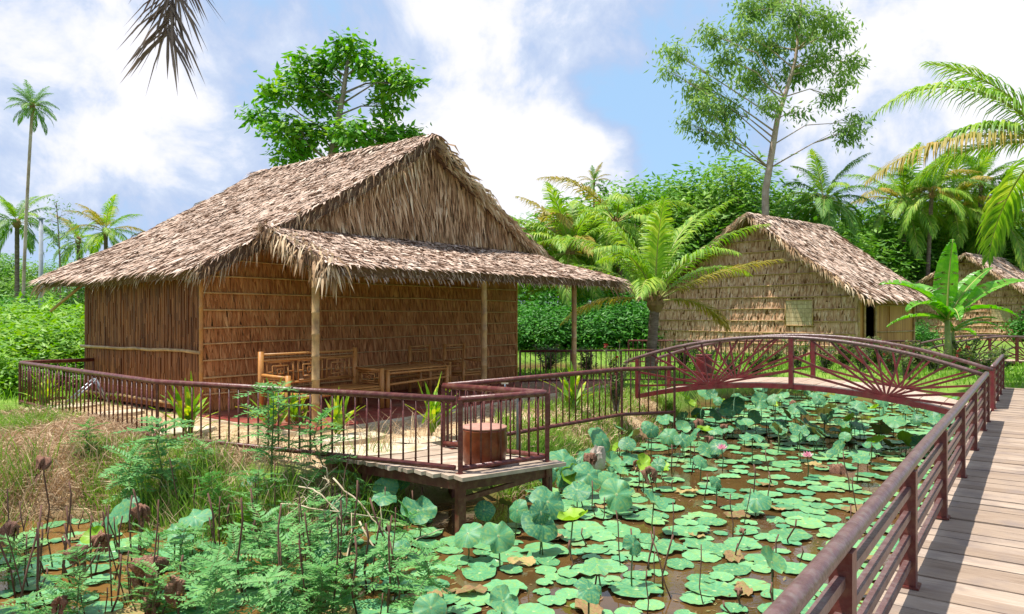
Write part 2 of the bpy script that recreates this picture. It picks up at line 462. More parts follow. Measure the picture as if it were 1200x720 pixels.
bright = N.new('ShaderNodeMapRange'); bright.interpolation_type = 'SMOOTHSTEP'
bright.inputs['From Min'].default_value = .30; bright.inputs['From Max'].default_value = .85
Lk.new(acc, bright.inputs['Value'])
cr = ramp(nt, [(0, (3.1, 3.75, 5.3)), (.45, (4.1, 4.65, 5.8)), (1, (6.5, 6.35, 6.65))])
Lk.new(bright.outputs['Result'], cr.inputs['Fac'])
SC = N.new('ShaderNodeMix'); SC.data_type = 'RGBA'
# the ramp colours are clamped to 1 in the interface, so scale them here
skyb = N.new('ShaderNodeMix'); skyb.data_type = 'RGBA'; skyb.inputs['Factor'].default_value = .8
skyb.inputs[7].default_value = (2.7, 4.3, 6.3, 1)
Lk.new(sky.outputs['Color'], skyb.inputs[6])
Lk.new(skyb.outputs[2], SC.inputs[6])
Lk.new(cr.outputs['Color'], SC.inputs[7])
Lk.new(fmath('MULTIPLY', cov.outputs['Result'], .92), SC.inputs['Factor'])
Lk.new(SC.outputs[2], bg.inputs['Color'])

scene.view_settings.view_transform = 'Standard'
scene.view_settings.look = 'None'
scene.view_settings.exposure = 0.73
scene.view_settings.gamma = 1.0
scene.cycles.max_bounces = 6
scene.cycles.diffuse_bounces = 3
scene.cycles.transmission_bounces = 4
scene.cycles.caustics_reflective = False
scene.cycles.caustics_refractive = False
scene.cycles.use_denoising = True

# ---------------------------------------------------------------- terrain and pond
ZW = -0.70
D = Vector((math.cos(R(53.8)), math.sin(R(53.8)), 0))      # direction of the boardwalk and of the near hut's front
V = Vector((-D.y, D.x, 0))
POND = [(-5.6, -6), (-5.3, 4), (-5.4, 6.5), (-6.1, 8.0), (-5.0, 8.25), (-4.2, 7.95), (-3.2, 7.75), (-2.4, 7.7), (-1.7, 8.05), (-.9, 8.75), (0.0, 9.1), (.55, 9.6),
        (1.0, 10.6), (1.5, 11.8), (2.3, 12.9), (3.1, 14.2), (3.9, 16.2), (4.9, 18.6), (6.4, 20.5), (8.4, 20.4), (10.0, 18.6),
        (11.2, 16.8), (12.6, 15.2), (13, 10), (11, 4), (9, -6)]
POND2 = [(-1.5, 26), (.8, 23.2), (3.4, 22.6), (5.6, 24.5), (5.4, 29.5), (2, 33), (-2, 31)]
def poly_sd(X, Y, poly):
    """signed distance, positive outside"""
    P = np.array(poly, float)
    best = np.full(X.shape, 1e9)
    ins = np.zeros(X.shape, bool)
    k = len(P)
    for i in range(k):
        a, b = P[i], P[(i + 1) % k]
        d = b - a
        t = np.clip(((X - a[0]) * d[0] + (Y - a[1]) * d[1]) / (d @ d), 0, 1)
        best = np.minimum(best, np.hypot(X - a[0] - t * d[0], Y - a[1] - t * d[1]))
        cond = (a[1] > Y) != (b[1] > Y)
        with np.errstate(divide='ignore', invalid='ignore'):
            xi = a[0] + (Y - a[1]) / (b[1] - a[1] if b[1] != a[1] else 1e-9) * d[0]
        ins ^= cond & (X < xi)
    return np.where(ins, -best, best)
def hgrid(X, Y):
    s = np.minimum(poly_sd(X, Y, POND), poly_sd(X, Y, POND2))
    wob = .10 * np.sin(X * 2.3 + 1.3 * np.sin(Y * 1.7)) + .08 * np.sin(Y * 3.1 + X * 1.1)
    s = s + wob
    near = np.clip(1 - (Y - 30) / 30, .0, 1)
    out = ZW + (0.62) * (1 - np.exp(-np.maximum(s, 0) * 1.9)) / (1 - math.exp(-1.9 * 3))
    out = np.minimum(out, -.085 + 0 * s)
    inn = ZW + np.maximum(s, -1.0) * .55
    z = np.where(s > 0, out, inn)
    bump = .018 * np.sin(X * 5.3 + Y * 2.1) * np.sin(Y * 4.7 - X * 1.3) + .02 * np.sin(X * 1.3) * np.sin(Y * 1.1)
    z = z + np.where(s > .2, bump, 0)
    far = np.clip((np.hypot(X, Y) - 70) / 500, 0, 1)
    return z + far * 1.0
def hz(x, y):
    return float(hgrid(np.array([float(x)]), np.array([float(y)]))[0])
def pond_sd(x, y):
    return float(poly_sd(np.array([float(x)]), np.array([float(y)]), POND)[0])

xs = np.concatenate([np.linspace(-900, -60, 9), np.linspace(-52, -14, 20), np.arange(-13, 17.01, .2), np.linspace(19, 60, 20), np.linspace(80, 900, 9)])
ys = np.concatenate([np.linspace(-200, -14, 8), np.linspace(-12, 2, 15), np.arange(2.4, 26.01, .2), np.linspace(27, 70, 30), np.linspace(80, 1400, 10)])
GX, GY = np.meshgrid(xs, ys)
GZ = hgrid(GX, GY)
nx, ny = len(xs), len(ys)
me = bpy.data.meshes.new('ground')
verts = np.stack([GX.ravel(), GY.ravel(), GZ.ravel()], 1)
faces = [(j * nx + i, j * nx + i + 1, (j + 1) * nx + i + 1, (j + 1) * nx + i) for j in range(ny - 1) for i in range(nx - 1)]
me.from_pydata(verts.tolist(), [], faces)
me.polygons.foreach_set('use_smooth', [True] * len(faces))
# what grows where: 1 = bare sand and straw round the near hut, 0 = green
cy_, cx_ = GY.ravel(), GX.ravel()
YARD = [(-9.0, 13.6), (-4.7, 9.75), (-1.9, 8.3), (-.86, 9.1), (1.7, 11.9), (2.6, 12.6), (3.5, 17.0), (-4, 14), (-8, 15)]
yard = np.clip(.5 - poly_sd(cx_, cy_, YARD) / .7, 0, 1) * .67
leftbank = np.clip(1 - poly_sd(cx_, cy_, POND) / 4.5, 0, 1) * (cx_ < -3.5)
yard = np.maximum(yard, leftbank * .42)
at_ = me.attributes.new('bare', 'FLOAT', 'POINT')
at_.data.foreach_set('value', np.clip(yard * 1.5, 0, 1).astype(np.float32))
gm = bpy.data.materials.new('ground_soil')
gm.use_nodes = True
nt = gm.node_tree; N, Lk = nt.nodes, nt.links
bs = N['Principled BSDF']; bs.inputs['Roughness'].default_value = .95; bs.inputs['Specular IOR Level'].default_value = .1
tcg = N.new('ShaderNodeTexCoord')
def gn(scale, det=6):
    n = N.new('ShaderNodeTexNoise'); n.inputs['Scale'].default_value = scale; n.inputs['Detail'].default_value = det
    n.inputs['Roughness'].default_value = .7
    Lk.new(tcg.outputs['Object'], n.inputs['Vector']); return n.outputs['Fac']
sand = ramp(nt, [(.3, (.33, .22, .12)), (.5, (.52, .38, .22)), (.7, (.66, .53, .34))]); Lk.new(gn(6), sand.inputs['Fac'])
green = ramp(nt, [(.3, (.12, .15, .03)), (.5, (.15, .26, .04)), (.7, (.27, .36, .07))]); Lk.new(gn(1.1), green.inputs['Fac'])
attr = N.new('ShaderNodeAttribute'); attr.attribute_name = 'bare'
a2 = N.new('ShaderNodeMath'); a2.operation = 'ADD'; Lk.new(attr.outputs['Fac'], a2.inputs[0]); Lk.new(gn(1.4), a2.inputs[1])
mr = N.new('ShaderNodeMapRange'); mr.inputs['From Min'].default_value = .72; mr.inputs['From Max'].default_value = 1.05
Lk.new(a2.outputs[0], mr.inputs['Value'])
mx = N.new('ShaderNodeMix'); mx.data_type = 'RGBA'
Lk.new(mr.outputs['Result'], mx.inputs['Factor']); Lk.new(green.outputs['Color'], mx.inputs[6]); Lk.new(sand.outputs['Color'], mx.inputs[7])
# wet mud close to and under the water
geo = N.new('ShaderNodeNewGeometry'); sx = N.new('ShaderNodeSeparateXYZ'); Lk.new(geo.outputs['Position'], sx.inputs[0])
m3 = N.new('ShaderNodeMapRange'); m3.inputs['From Min'].default_value = ZW - .02; m3.inputs['From Max'].default_value = ZW + .22
Lk.new(sx.outputs['Z'], m3.inputs['Value'])
mud = N.new('ShaderNodeMix'); mud.data_type = 'RGBA'; mud.inputs[6].default_value = (.13, .075, .03, 1)
Lk.new(m3.outputs['Result'], mud.inputs['Factor']); Lk.new(mx.outputs[2], mud.inputs[7])
Lk.new(mud.outputs[2], bs.inputs['Base Color'])
bm_ = N.new('ShaderNodeBump'); bm_.inputs['Strength'].default_value = .6; bm_.inputs['Distance'].default_value = .05
Lk.new(gn(18), bm_.inputs['Height']); Lk.new(bm_.outputs['Normal'], bs.inputs['Normal'])
me.materials.append(gm)
tag(link(bpy.data.objects.new('ground', me)), kind='structure')

wm = bpy.data.materials.new('pond_water')
wm.use_nodes = True
nt = wm.node_tree; N, Lk = nt.nodes, nt.links
bs = N['Principled BSDF']; bs.inputs['Roughness'].default_value = .03; bs.inputs['IOR'].default_value = 1.5
tcg = N.new('ShaderNodeTexCoord')
wr = ramp(nt, [(.3, (.055, .032, .012)), (.55, (.105, .058, .018)), (.75, (.17, .095, .032))]); Lk.new(gn(.9), wr.inputs['Fac'])
sxw = N.new('ShaderNodeSeparateXYZ'); Lk.new(tcg.outputs['Object'], sxw.inputs[0])
mrw = N.new('ShaderNodeMapRange'); mrw.interpolation_type = 'SMOOTHSTEP'
mrw.inputs['From Min'].default_value = 1.0; mrw.inputs['From Max'].default_value = -3.0
Lk.new(sxw.outputs['X'], mrw.inputs['Value'])
mxw = N.new('ShaderNodeMix'); mxw.data_type = 'RGBA'; mxw.inputs[7].default_value = (.20, .105, .03, 1)   # shallow clay at the left bank
Lk.new(mrw.outputs['Result'], mxw.inputs['Factor']); Lk.new(wr.outputs['Color'], mxw.inputs[6])
Lk.new(mxw.outputs[2], bs.inputs['Base Color'])
bm_ = N.new('ShaderNodeBump'); bm_.inputs['Strength'].default_value = .05; bm_.inputs['Distance'].default_value = .03
Lk.new(gn(5, 3), bm_.inputs['Height']); Lk.new(bm_.outputs['Normal'], bs.inputs['Normal'])
mb = MB()
mb.add([(-9, -9, ZW), (16, -9, ZW), (16, 34, ZW), (-9, 34, ZW)], [(0, 1, 2, 3)])
tag(mb.build('pond_water', wm), kind='structure')

# ---------------------------------------------------------------- boardwalk (path) and its railing
L0 = Vector((2.34, 4.23, 0))
def bw(s, o=0.0, z=0.0):          # s along the walk, o to the right of the railing line
    return L0 + D * s - V * o + Vector((0, 0, z))
mb = MB()
s = -9.0
while s < 14.4:
    wd = U(.16, .23)
    a, b = U(-.17, -.10), 2.35 + U(-.05, .05)
    p, q = bw(s + wd / 2, a, -.025 + U(-.005, .005)), bw(s + wd / 2 + U(-.01, .01), b, -.025 + U(-.006, .006))
    mb.bar(p, q, wd - (U(.006, .016) if rnd.random() < .8 else U(.02, .034)), .05)
    s += wd
for o in (.02, 1.1, 2.2):
    mb.bar(bw(-9, o, -.13), bw(14.4, o, -.13), .09, .14)
inv = Matrix.Rotation(R(-53.8), 3, 'Z')
mb.v = [inv @ p for p in mb.v]
bo = tag(mb.build('boardwalk', M['plank']), kind='structure')
bo.rotation_euler = (0, 0, R(53.8))
pl = thing('boardwalk_pile', 'square timber pile carrying the boardwalk out of the pond', 'pile', bw(-1.7, .05, ZW - .6), R(53.8), 'piles under the boardwalk')
m_ = MB(); m_.box((0, 0, .48), (.13, .13, 1.0)); m_.build('post', M['maroon'], pl)
for k in range(1, 8):
    dup(pl, bw(-1.7 + 1.78 * k, .05, ZW - .6), R(53.8))

railing = thing('boardwalk_railing', 'long dark red railing with a round worn top rail beside the plank boardwalk', 'railing', L0, R(53.8))
# local x runs along the walk
def rail_run(a, b, posts):
    m_ = MB(); n = max(2, int((b - a) / .9))
    m_.tube([(a + (b - a) * i / n, .0, .72 + U(-.004, .004)) for i in range(n + 1)], .037, 14)
    m_.build('top_rail', M['railtop'], railing, True)
    for h in (.575, .435, .295, .145):
        m_ = MB(); m_.bar((a, 0, h), (b, 0, h), .038, .042)
        m_.build('mid_rail', M['railtop'], railing)
post_mb = MB()
post_mb.box((0, 0, .26), (.085, .085, .86)); post_mb.box((0, 0, .012), (.12, .12, .012))
post_me = post_mb.mesh('post', M['maroon'])
rail_run(-8.9, 8.15, None)
rail_run(10.0, 14.2, None)
for k in range(-5, 5): inst('post', post_me, railing, (1.78 * k, 0, 0))
for x in (8.15, 10.0, 11.4, 12.8, 14.2): inst('post', post_me, railing, (x, 0, 0))

# ---------------------------------------------------------------- arched bridge
BR_A = bw(8.15)
def zc(t): return .02 + .37 * max(-.3, 1 - ((t - 2.9) / 2.9) ** 2)
def zt(t): return .67 + .55 * (1 - ((t - 3.0) / 3.05) ** 2)
def make_bridge(label):
    b = thing('arched_bridge', label, 'bridge', BR_A, math.atan2(V.y, V.x))
    m_ = MB(); t = 0.0
    while t < 5.8:
        t2 = min(t + U(.28, .36), 5.8); tm = (t + t2) / 2
        m_.bar((tm, -.03, zc(tm) - .005), (tm, 1.53 - 3.06, zc(tm) - .005), t2 - t - .012, .035) if False else \
            m_.bar((t + .006, -.76, zc(t + .006) + .0), (t2 - .006, -.76, zc(t2 - .006)), 1.44, .035)
        t = t2
    m_.build('deck', M['plank2'], b)
    for y in (0.0, -1.52):
        n = 22
        m_ = MB(); m_.tube([(t, y, zt(t)) for t in [-.02 + 6.02 * i / n for i in range(n + 1)]] + [(6.06, y, zt(6.0) - .05), (6.07, y, zt(6.0) - .14)], .034, 10)
        m_.build('top_rail', M['railtop'], b, True)
        m_ = MB(); ts = [0.0 + 5.8 * i / n for i in range(n + 1)]
        for i in range(n):
            m_.bar((ts[i], y, zc(ts[i]) - .03), (ts[i + 1] + .004, y, zc(ts[i + 1]) - .03), .055, .085)
        m_.build('lower_chord', M['red'], b)
        for t, w_ in ((.0, .07), (2.84, .075), (5.78, .07)):
            m_ = MB(); m_.bar((t, y, zc(t) - .05), (t, y, zt(t) - .02), w_)
            m_.build('post', M['red'], b)
        for foot in (1.36, 4.32):
            for dt in (-1.22, -.86, -.55, -.22, .14, .48, .84, 1.16):
                tt = foot + dt
                m_ = MB(); m_.bar((foot + dt * .06, y, zc(foot) + .01), (tt, y, zt(tt) - .02), .033, .026, up=Vector((0, 1, 0)))
                m_.build('fan_bar', M['red'], b)
            sgn = 1 if foot < 2.8 else -1
            for (tt, fr) in ((2.84, .62), (2.84, .30)):
                m_ = MB(); m_.bar((foot + sgn * .06, y, zc(foot) + .01), (tt, y, zc(tt) + (zt(tt) - zc(tt)) * fr), .038, .03, up=Vector((0, 1, 0)))
                m_.build('fan_bar', M['red'], b)
            et = 0.0 if foot < 2.8 else 5.78
            for fr in (.62, .25):
                m_ = MB(); m_.bar((foot - sgn * .06, y, zc(foot) + .01), (et, y, zc(et) + (zt(et) - zc(et)) * fr), .038, .03, up=Vector((0, 1, 0)))
                m_.build('fan_bar', M['red'], b)
    return b
bridge = make_bridge('arched dark red footbridge with fan-shaped railing bars crossing the lotus pond')
far_bridge = dup(bridge, (19.6, 23.6, -.32), R(176), label='farther arched red footbridge seen past the end of the boardwalk, below the banana plant')

# ---------------------------------------------------------------- fences
bal_mb = MB(); bal_mb.tube([(0, 0, 0), (0, 0, 1)], .0115, 6); bal_me = bal_mb.mesh('baluster', M['maroon'], True)
balsq_mb = MB(); balsq_mb.box((0, 0, .5), (.026, .026, 1)); balsq_me = balsq_mb.mesh('baluster', M['maroon'])
def fence(root, pts, zlow=.0, ztop=.72, sp=.165, r=.036, post_every=9, lowrail=True, bal=bal_me, zpost=-.35, startpost=True, endpost=True, pw=1.9):
    P = [Vector((p[0], p[1], 0)) - root.location for p in pts]
    for p in P: p.z = 0
    z0 = -root.location.z
    def path(z):
        out = []
        for i, p in enumerate(P):
            if 0 < i < len(P) - 1:                       # round the corners like bent pipe
                a = p + (P[i - 1] - p).normalized() * .07; c = p + (P[i + 1] - p).normalized() * .07
                out += [a, p * .5 + (a + c) * .25, c]
            else: out.append(p)
        return [Vector((q.x, q.y, z0 + z)) for q in out]
    m_ = MB(); m_.tube(path(ztop), r, 12); m_.build('handrail', M['maroon'], root, True)
    if lowrail:
        m_ = MB(); m_.tube(path(zlow), r * .8, 10); m_.build('lower_rail', M['maroon'], root, True)
    nb = 0
    for i in range(len(P) - 1):
        a, b = P[i], P[i + 1]
        L = (b - a).length
        n = max(1, round(L / sp))
        for k in range(n if i < len(P) - 2 or not endpost else n + 1):
            q = a + (b - a) * (k / n)
            isp = (k == 0 and (i > 0 or startpost)) or (k == n) or (post_every and k % post_every == 0 and k > 0)
            if isp:
                o = inst('post', balsq_me, root, (q.x, q.y, z0 + zpost), scale=(pw, pw, ztop - zpost))
            else:
                zl = zlow if lowrail else zpost
                inst('baluster', bal, root, (q.x, q.y, z0 + zl), scale=(1, 1, ztop - zl)); nb += 1
    return nb
C1, C2, C3 = Vector((-.54, 7.5, 0)), Vector((.40, 8.15, 0)), Vector((-.86, 9.0, 0))
C4 = C1 + (C3 - C2)
yf = thing('yard_fence', 'dark red pipe fence round the sandy yard from the left corner to the jetty', 'fence', (-4.7, 9.5, -.08))
fence(yf, [(-8.35, 14.3), (-9.2, 13.4), (-4.7, 9.5), (C1.x - .06, C1.y + .03)], endpost=False, post_every=0, pw=1.25)
jetty = thing('viewing_jetty', 'small plank platform with railing on red legs jutting over the pond', 'jetty', C1)
fence(jetty, [C1, C2, C3], zlow=.0, sp=.125, zpost=-.05, post_every=0, startpost=True)
m_ = MB(); ex = (C2 - C1).normalized(); ey = (C4 - C1).normalized(); La, Lb = (C2 - C1).length, (C4 - C1).length
y = -.20
while y < Lb + .5:
    wd = U(.13, .19)
    p, q = ex * -.14 + ey * (y + wd / 2), ex * (La + .10) + ey * (y + wd / 2)
    m_.bar(p + Vector((U(-.03, .02), 0, -.075 + U(-.004, .004))), q + Vector((U(-.03, .02), 0, -.075 + U(-.004, .004))), wd - .012, .04); y += wd
m_.build('deck', M['plank3'], jetty)
for (p, q) in ((Vector((0, 0, 0)), ex * La), (Vector((0, 0, 0)), ey * (Lb + .4)), (ex * La, ex * La + ey * (Lb + .4))):
    m_ = MB(); m_.bar(p + Vector((0, 0, -.175)), q + Vector((0, 0, -.175)), .05, .10); m_.build('edge_beam', M['maroon'], jetty)
for p in (Vector((0, 0, 0)), ex * La, ey * Lb * .9, ex * La + ey * Lb * .9):
    m_ = MB(); m_.box(p + Vector((0, 0, -.6)), (.085, .085, 1.1), Matrix.Rotation(R(35), 3, 'Z')); m_.build('leg', M['maroon'], jetty)
m_ = MB(); m_.bar(Vector((0, 0, -.33)), ex * La + Vector((0, 0, -.20)), .045, .05); m_.build('brace', M['maroon'], jetty)
bf = thing('bank_fence', 'dark red pipe fence along the grassy bank between the jetty and the arched bridge', 'fence', (C3.x, C3.y, -.08))
fence(bf, [C3 + Vector((.05, .02, 0)), (1.8, 11.75), (2.72, 12.0)], zlow=-.02, sp=.15, post_every=0, pw=1.3)
f1 = thing('garden_fence', 'thin dark fence on the lawn behind the porch end of the near hut', 'fence', (.2, 17.7, -.1))
fence(f1, [(.2, 17.7), (4.4, 18.3)], sp=.13, zlow=-.02, bal=balsq_me, r=.028, post_every=10)
f2 = thing('garden_fence', 'thin dark fence running in front of the second hut behind the arched bridge', 'fence', (4.1, 25.2, -.1))
fence(f2, [(4.1, 25.2), (14.0, 24.6)], sp=.16, zlow=-.02, bal=balsq_me, r=.03, post_every=10)
# ---------------------------------------------------------------- thatched huts
UP = Vector((0, 0, 1))
def bil(P00, P10, P01, P11, a, b):
    return (P00 * (1 - a) + P10 * a) * (1 - b) + (P01 * (1 - a) + P11 * a) * b
def thatch_slope(root, name, RF, RB, EF, EB, dens=150, L=.42, W=.075, thick=.17, sag=.10, fringe=.30, front_fringe=True, back_fringe=True,
                 smat='thatch', extra=None):
    """one thatched slope: RF/RB = ridge front/back, EF/EB = eave front/back (local)"""
    RF, RB, EF, EB = map(Vector, (RF, RB, EF, EB))
    n0 = (RB - RF).cross(EF - RF).normalized()
    if n0.z < 0: n0 = -n0
    ph = U(0, 6)
    def P(a, b):
        p = bil(RF, RB, EF, EB, a, b)
        p = p - n0 * (sag * math.sin(math.pi * min(max(b, 0), 1))) + n0 * (.025 * math.sin(9 * a + ph + 5 * b) * math.sin(7 * b + ph))
        return p
    nu, nv = 14, 10
    mb = MB()
    top = [P(i / nu, j / nv) for j in range(nv + 1) for i in range(nu + 1)]
    bot = [p - n0 * thick for p in top]
    K = len(top); w_ = nu + 1
    fs = []
    for j in range(nv):
        for i in range(nu):
            a = j * w_ + i
            fs.append((a, a + 1, a + w_ + 1, a + w_)); fs.append((K + a, K + a + w_, K + a + w_ + 1, K + a + 1))
    for i in range(nu):
        fs.append((i, K + i, K + i + 1, i + 1)); a = nv * w_ + i; fs.append((a, a + 1, K + a + 1, K + a))
    for j in range(nv):
        a = j * w_; fs.append((a, a + w_, K + a + w_, K + a)); a = j * w_ + nu; fs.append((a, K + a, K + a + w_, a + w_))
    mb.add(top + bot, fs, 0)
    Lr, Le, Ls = (RB - RF).length, (EB - EF).length, ((EF - RF).length + (EB - RB).length) / 2
    area = (Lr + Le) / 2 * Ls
    dn = ((EF + EB) * .5 - (RF + RB) * .5).normalized()
    al = (RB - RF).normalized()
    cnt = int(area * dens)
    for k in range(cnt):
        a, b = U(0, 1), U(-.02, 1.0)
        p = P(a, b) - n0 * .01
        d = (dn + al * rnd.gauss(0, .30) + n0 * U(.02, .17)).normalized()
        side = (d.cross(n0) + n0 * rnd.gauss(0, .35)).normalized()
        l = L * U(.55, 1.25)
        td = (d - n0 * U(-.05, .35) + al * rnd.gauss(0, .15)).normalized()
        mb.blade(p, d, l, W * U(.5, 1.3), side, td, 1)
    # eave: layered ends hanging down
    for k in range(int(Le * 75)):
        a = U(0, 1); p = P(a, U(.955, 1.0)) - n0 * U(0, thick)
        d = (dn * U(.5, 1) - UP * U(.1, .9) + al * rnd.gauss(0, .3)).normalized()
        side = (al + UP * rnd.gauss(0, .3)).normalized()
        mb.blade(p, d, fringe * U(.4, 1.15), W * U(.5, 1.1), side, (d - UP * .7).normalized(), 1)
    # barges
    for edge, do in ((0, front_fringe), (1, back_fringe)):
        if not do: continue
        outw = -al if edge == 0 else al
        for k in range(int(Ls * 95)):
            b = U(0, 1); p = P(edge, b) + outw * U(-.22, .03) - n0 * U(-.02, thick)
            d = (outw * U(.25, .8) + dn * U(.5, 1.0) - UP * U(-.1, .5) + al * rnd.gauss(0, .1)).normalized()
            side = (dn.cross(d) + dn * rnd.gauss(0, .5)).normalized()
            mb.blade(p, d, U(.3, .62), W * U(.45, .95), side, (d * .55 - UP * U(.35, .9)).normalized(), 2)
    if extra: extra(mb)
    return mb.build(name, [M['thatch_base'], M[smat], M['straw']], root)

def leaf_wall(root, name, poly, O, ex, n, rows, matn, density=34, L=.42, battens=None, holes=(), bmat='bamboo', bw=.016, th=.08, th_layers=1, name_b='bamboo_batten', flat=.35, wr=(.025, .055)):
    """wall of hanging palm leaves: poly is the outline in (x,z); rows of blades hang from battens"""
    O, ex, n = Vector(O), Vector(ex).normalized(), Vector(n).normalized()
    mb = MB()
    mb.prism(poly, O - n * .012, ex, UP, n, th, 0)
    k = len(poly)
    def inside(x, z):
        c = False
        for i in range(k):
            (x1, z1), (x2, z2) = poly[i], poly[(i + 1) % k]
            if (z1 > z) != (z2 > z) and x < x1 + (z - z1) / (z2 - z1) * (x2 - x1): c = not c
        return c
    x0, x1 = min(p[0] for p in poly), max(p[0] for p in poly)
    zlo = min(p[1] for p in poly)
    for z in rows:
        cnt = int((x1 - x0) * density)
        for i in range(cnt):
            x = U(x0, x1); zz = z + U(-.03, .03)
            if not inside(x, zz - .01): continue
            if any(h[0] - .02 < x < h[1] + .02 and zz > h[2] and zz - L * .7 < h[3] for h in holes): continue
            p = O + ex * x + UP * zz + n * U(-.004, .006)
            d = (-UP + ex * rnd.gauss(0, .09) + n * U(.03, .15)).normalized()
            l = min(L * U(.7, 1.2), zz - zlo + .02)
            if l < .06: continue
            side = (ex + n * rnd.gauss(0, flat)).normalized()
            mb.blade(p, d, l, U(*wr), side, (d + n * U(-.1, .12) + ex * rnd.gauss(0, .1)).normalized(), 1)
    wob = mb.build(name, [M['wall_base'], M[matn]], root)
    for z in (battens or []):
        xs_ = [x0 + (x1 - x0) * i / 200 for i in range(201)]
        ins = [x for x in xs_ if inside(x, z - .02)]
        if len(ins) < 3: continue
        a, b = ins[0], ins[-1]
        segs = [(a, b)]
        for h in holes:
            if h[2] - .05 < z < h[3] + .05: segs = [s for g in segs for s in ((g[0], min(g[1], h[0] - .03)), (max(g[0], h[1] + .03), g[1])) if s[1] - s[0] > .1]
        for (a, b) in segs:
            m_ = MB(); kk = 7; y0 = U(-.012, .012)
            m_.tube([O + ex * (a + (b - a) * i / kk) + UP * (z + y0 + U(-.012, .012)) + n * .055 for i in range(kk + 1)], bw * U(.85, 1.2), 6)
            m_.build(name_b, M[bmat], root, True)
    return wob

def bamboo_post(root, p, h, r=.055, name='bamboo_post', m='bamboo'):
    m_ = MB(); zz = 0; path, rad = [], []
    while zz < h:
        for dz, k in ((0, 1.0), (.012, 1.13), (.03, 1.0)):
            path.append((p[0], p[1], p[2] + zz + dz)); rad.append(r * k)
        zz += U(.30, .38)
    path.append((p[0], p[1], p[2] + h)); rad.append(r * .95)
    m_.tube(path, rad, 12)
    return m_.build(name, M[m], root, True)

A1 = Vector((-5.2, 12.0, 0))
ZF = -.03
hut = thing('thatched_hut', 'near thatched hut with a wide leaf-covered gable and a lean-to porch on bamboo posts', 'hut', (A1.x, A1.y, ZF), R(53.8))
W1, D1 = 8.95, 4.3
apex = (5.24, 5.62)
def roofz(x):
    return 2.42 + (apex[1] - 2.42) * (x + .35) / (apex[0] + .35) if x < apex[0] else 2.85 + (apex[1] - 2.85) * (10.7 - x) / (10.7 - apex[0])
thatch_slope(hut, 'roof', (5.24, -.50, 5.62), (5.24, 6.3, 5.56), (-.38, -.42, 2.42), (-.42, 5.35, 2.40), dens=560, thick=.24, L=.36, W=.036, fringe=.22)
thatch_slope(hut, 'roof', (5.24, -.50, 5.62), (5.24, 6.3, 5.56), (10.7, -.42, 2.85), (10.7, 5.35, 2.80), dens=70, thick=.20)
# ridge cap
mb = MB()
for k in range(900):
    y = U(-.5, 6.3); sg = rnd.choice((-1, 1))
    d = (Vector((sg * U(.5, 1), rnd.gauss(0, .35), -U(.2, .55)))).normalized()
    mb.blade(Vector((5.24 + U(-.05, .05), y, 5.62 + U(-.01, .07) - .01 * y)), d, U(.25, .5), U(.04, .08), Vector((0, 1, U(-.3, .3))).normalized(), (d - UP * .3).normalized(), 0)
mb.tube([(5.24, -.5, 5.60), (5.24, 6.3, 5.54)], .07, 8, 0)
mb.build('ridge_cap', M['thatch'], hut)
# front wall below, gable of long hanging leaves above
zs = [.30 + .285 * i for i in range(9)]
wallpoly = [(0, 0), (W1, 0), (W1, 3.25), (1.35, 3.25), (0, 2.50)]
leaf_wall(hut, 'front_wall', wallpoly, (0, 0, 0), (1, 0, 0), (0, -1, 0), [.285 * i + .02 - .0 * i for i in range(1, 12)] + [.285 * i + .16 for i in range(0, 12)], 'wall_leaf', density=62, L=.36, battens=zs, bmat='bamboo_mid', bw=.014, flat=.12)
mb = MB()
mb.prism([(.9, 3.0), (9.6, 3.0), (5.24, 5.5)], Vector((0, -.10, 0)), Vector((1, 0, 0)), UP, Vector((0, -1, 0)), .08, 0)
for k in range(5200):
    x = U(.5, 9.9); zt_ = roofz(x) - .10
    z = U(3.05, zt_ + .05) if zt_ > 3.1 else None
    if z is None: continue
    d = (-UP + Vector((rnd.gauss(0.05 if x < 5.2 else -.10, .12), -U(.04, .25), 0))).normalized()
    mb.blade(Vector((x, -.13 - (5.6 - z) * .06 - U(0, .07), z)), d, min(U(.35, .85), z - 2.95 + .12), U(.03, .065), Vector((1, rnd.gauss(0, .4), 0)).normalized(), (d + Vector((rnd.gauss(0, .1), rnd.gauss(0, .08), 0))).normalized(), 1)
mb.build('gable', [M['thatch_base'], M['gable_leaf']], hut)
# left wall of upright reeds with a woven bias, in two lengths
mb = MB(); y = 0.0
mb.box((.06, D1 / 2, 1.22), (.05, D1, 2.44), mi=0)
while y < D1 - .01:
    wd = U(.028, .05)
    z0 = 0.0
    while z0 < 2.42:
        l = U(.25, .7); z1 = min(z0 + l, 2.44)
        off = U(0, .018); t = U(-.012, .012)
        mb.bar((.02 - off, y + wd / 2, z0), (.02 - off, y + wd / 2 + t, z1), wd * .9, .018, up=Vector((1, 0, 0)), mi=1)
        z0 = z1
    y += wd
mb.build('side_wall', [M['wall_base'], M['reed']], hut)
for z, r in ((1.02, .030), (.12, .026)):
    m_ = MB(); m_.tube([(-.045, -.05 + (D1 + .1) * i / 8, z + U(-.015, .015)) for i in range(9)], r, 8); m_.build('bamboo_batten', M['bamboo'], hut, True)
m_ = MB(); m_.prism([(0, 0), (D1, 0), (D1, 2.6), (0, 2.6)], Vector((W1, 0, 0)), Vector((0, 1, 0)), UP, Vector((1, 0, 0)), .08); m_.build('side_wall', M['reed'], hut)
m_ = MB(); m_.prism([(0, 0), (W1, 0), (W1, 3.2), (5.24, 5.3), (0, 2.4)], Vector((0, D1, 0)), Vector((1, 0, 0)), UP, Vector((0, 1, 0)), .08); m_.build('back_wall', M['reed'], hut)
bamboo_post(hut, (-.02, -.03, 0), 2.5, .035, 'corner_post', 'bamboo_dark')
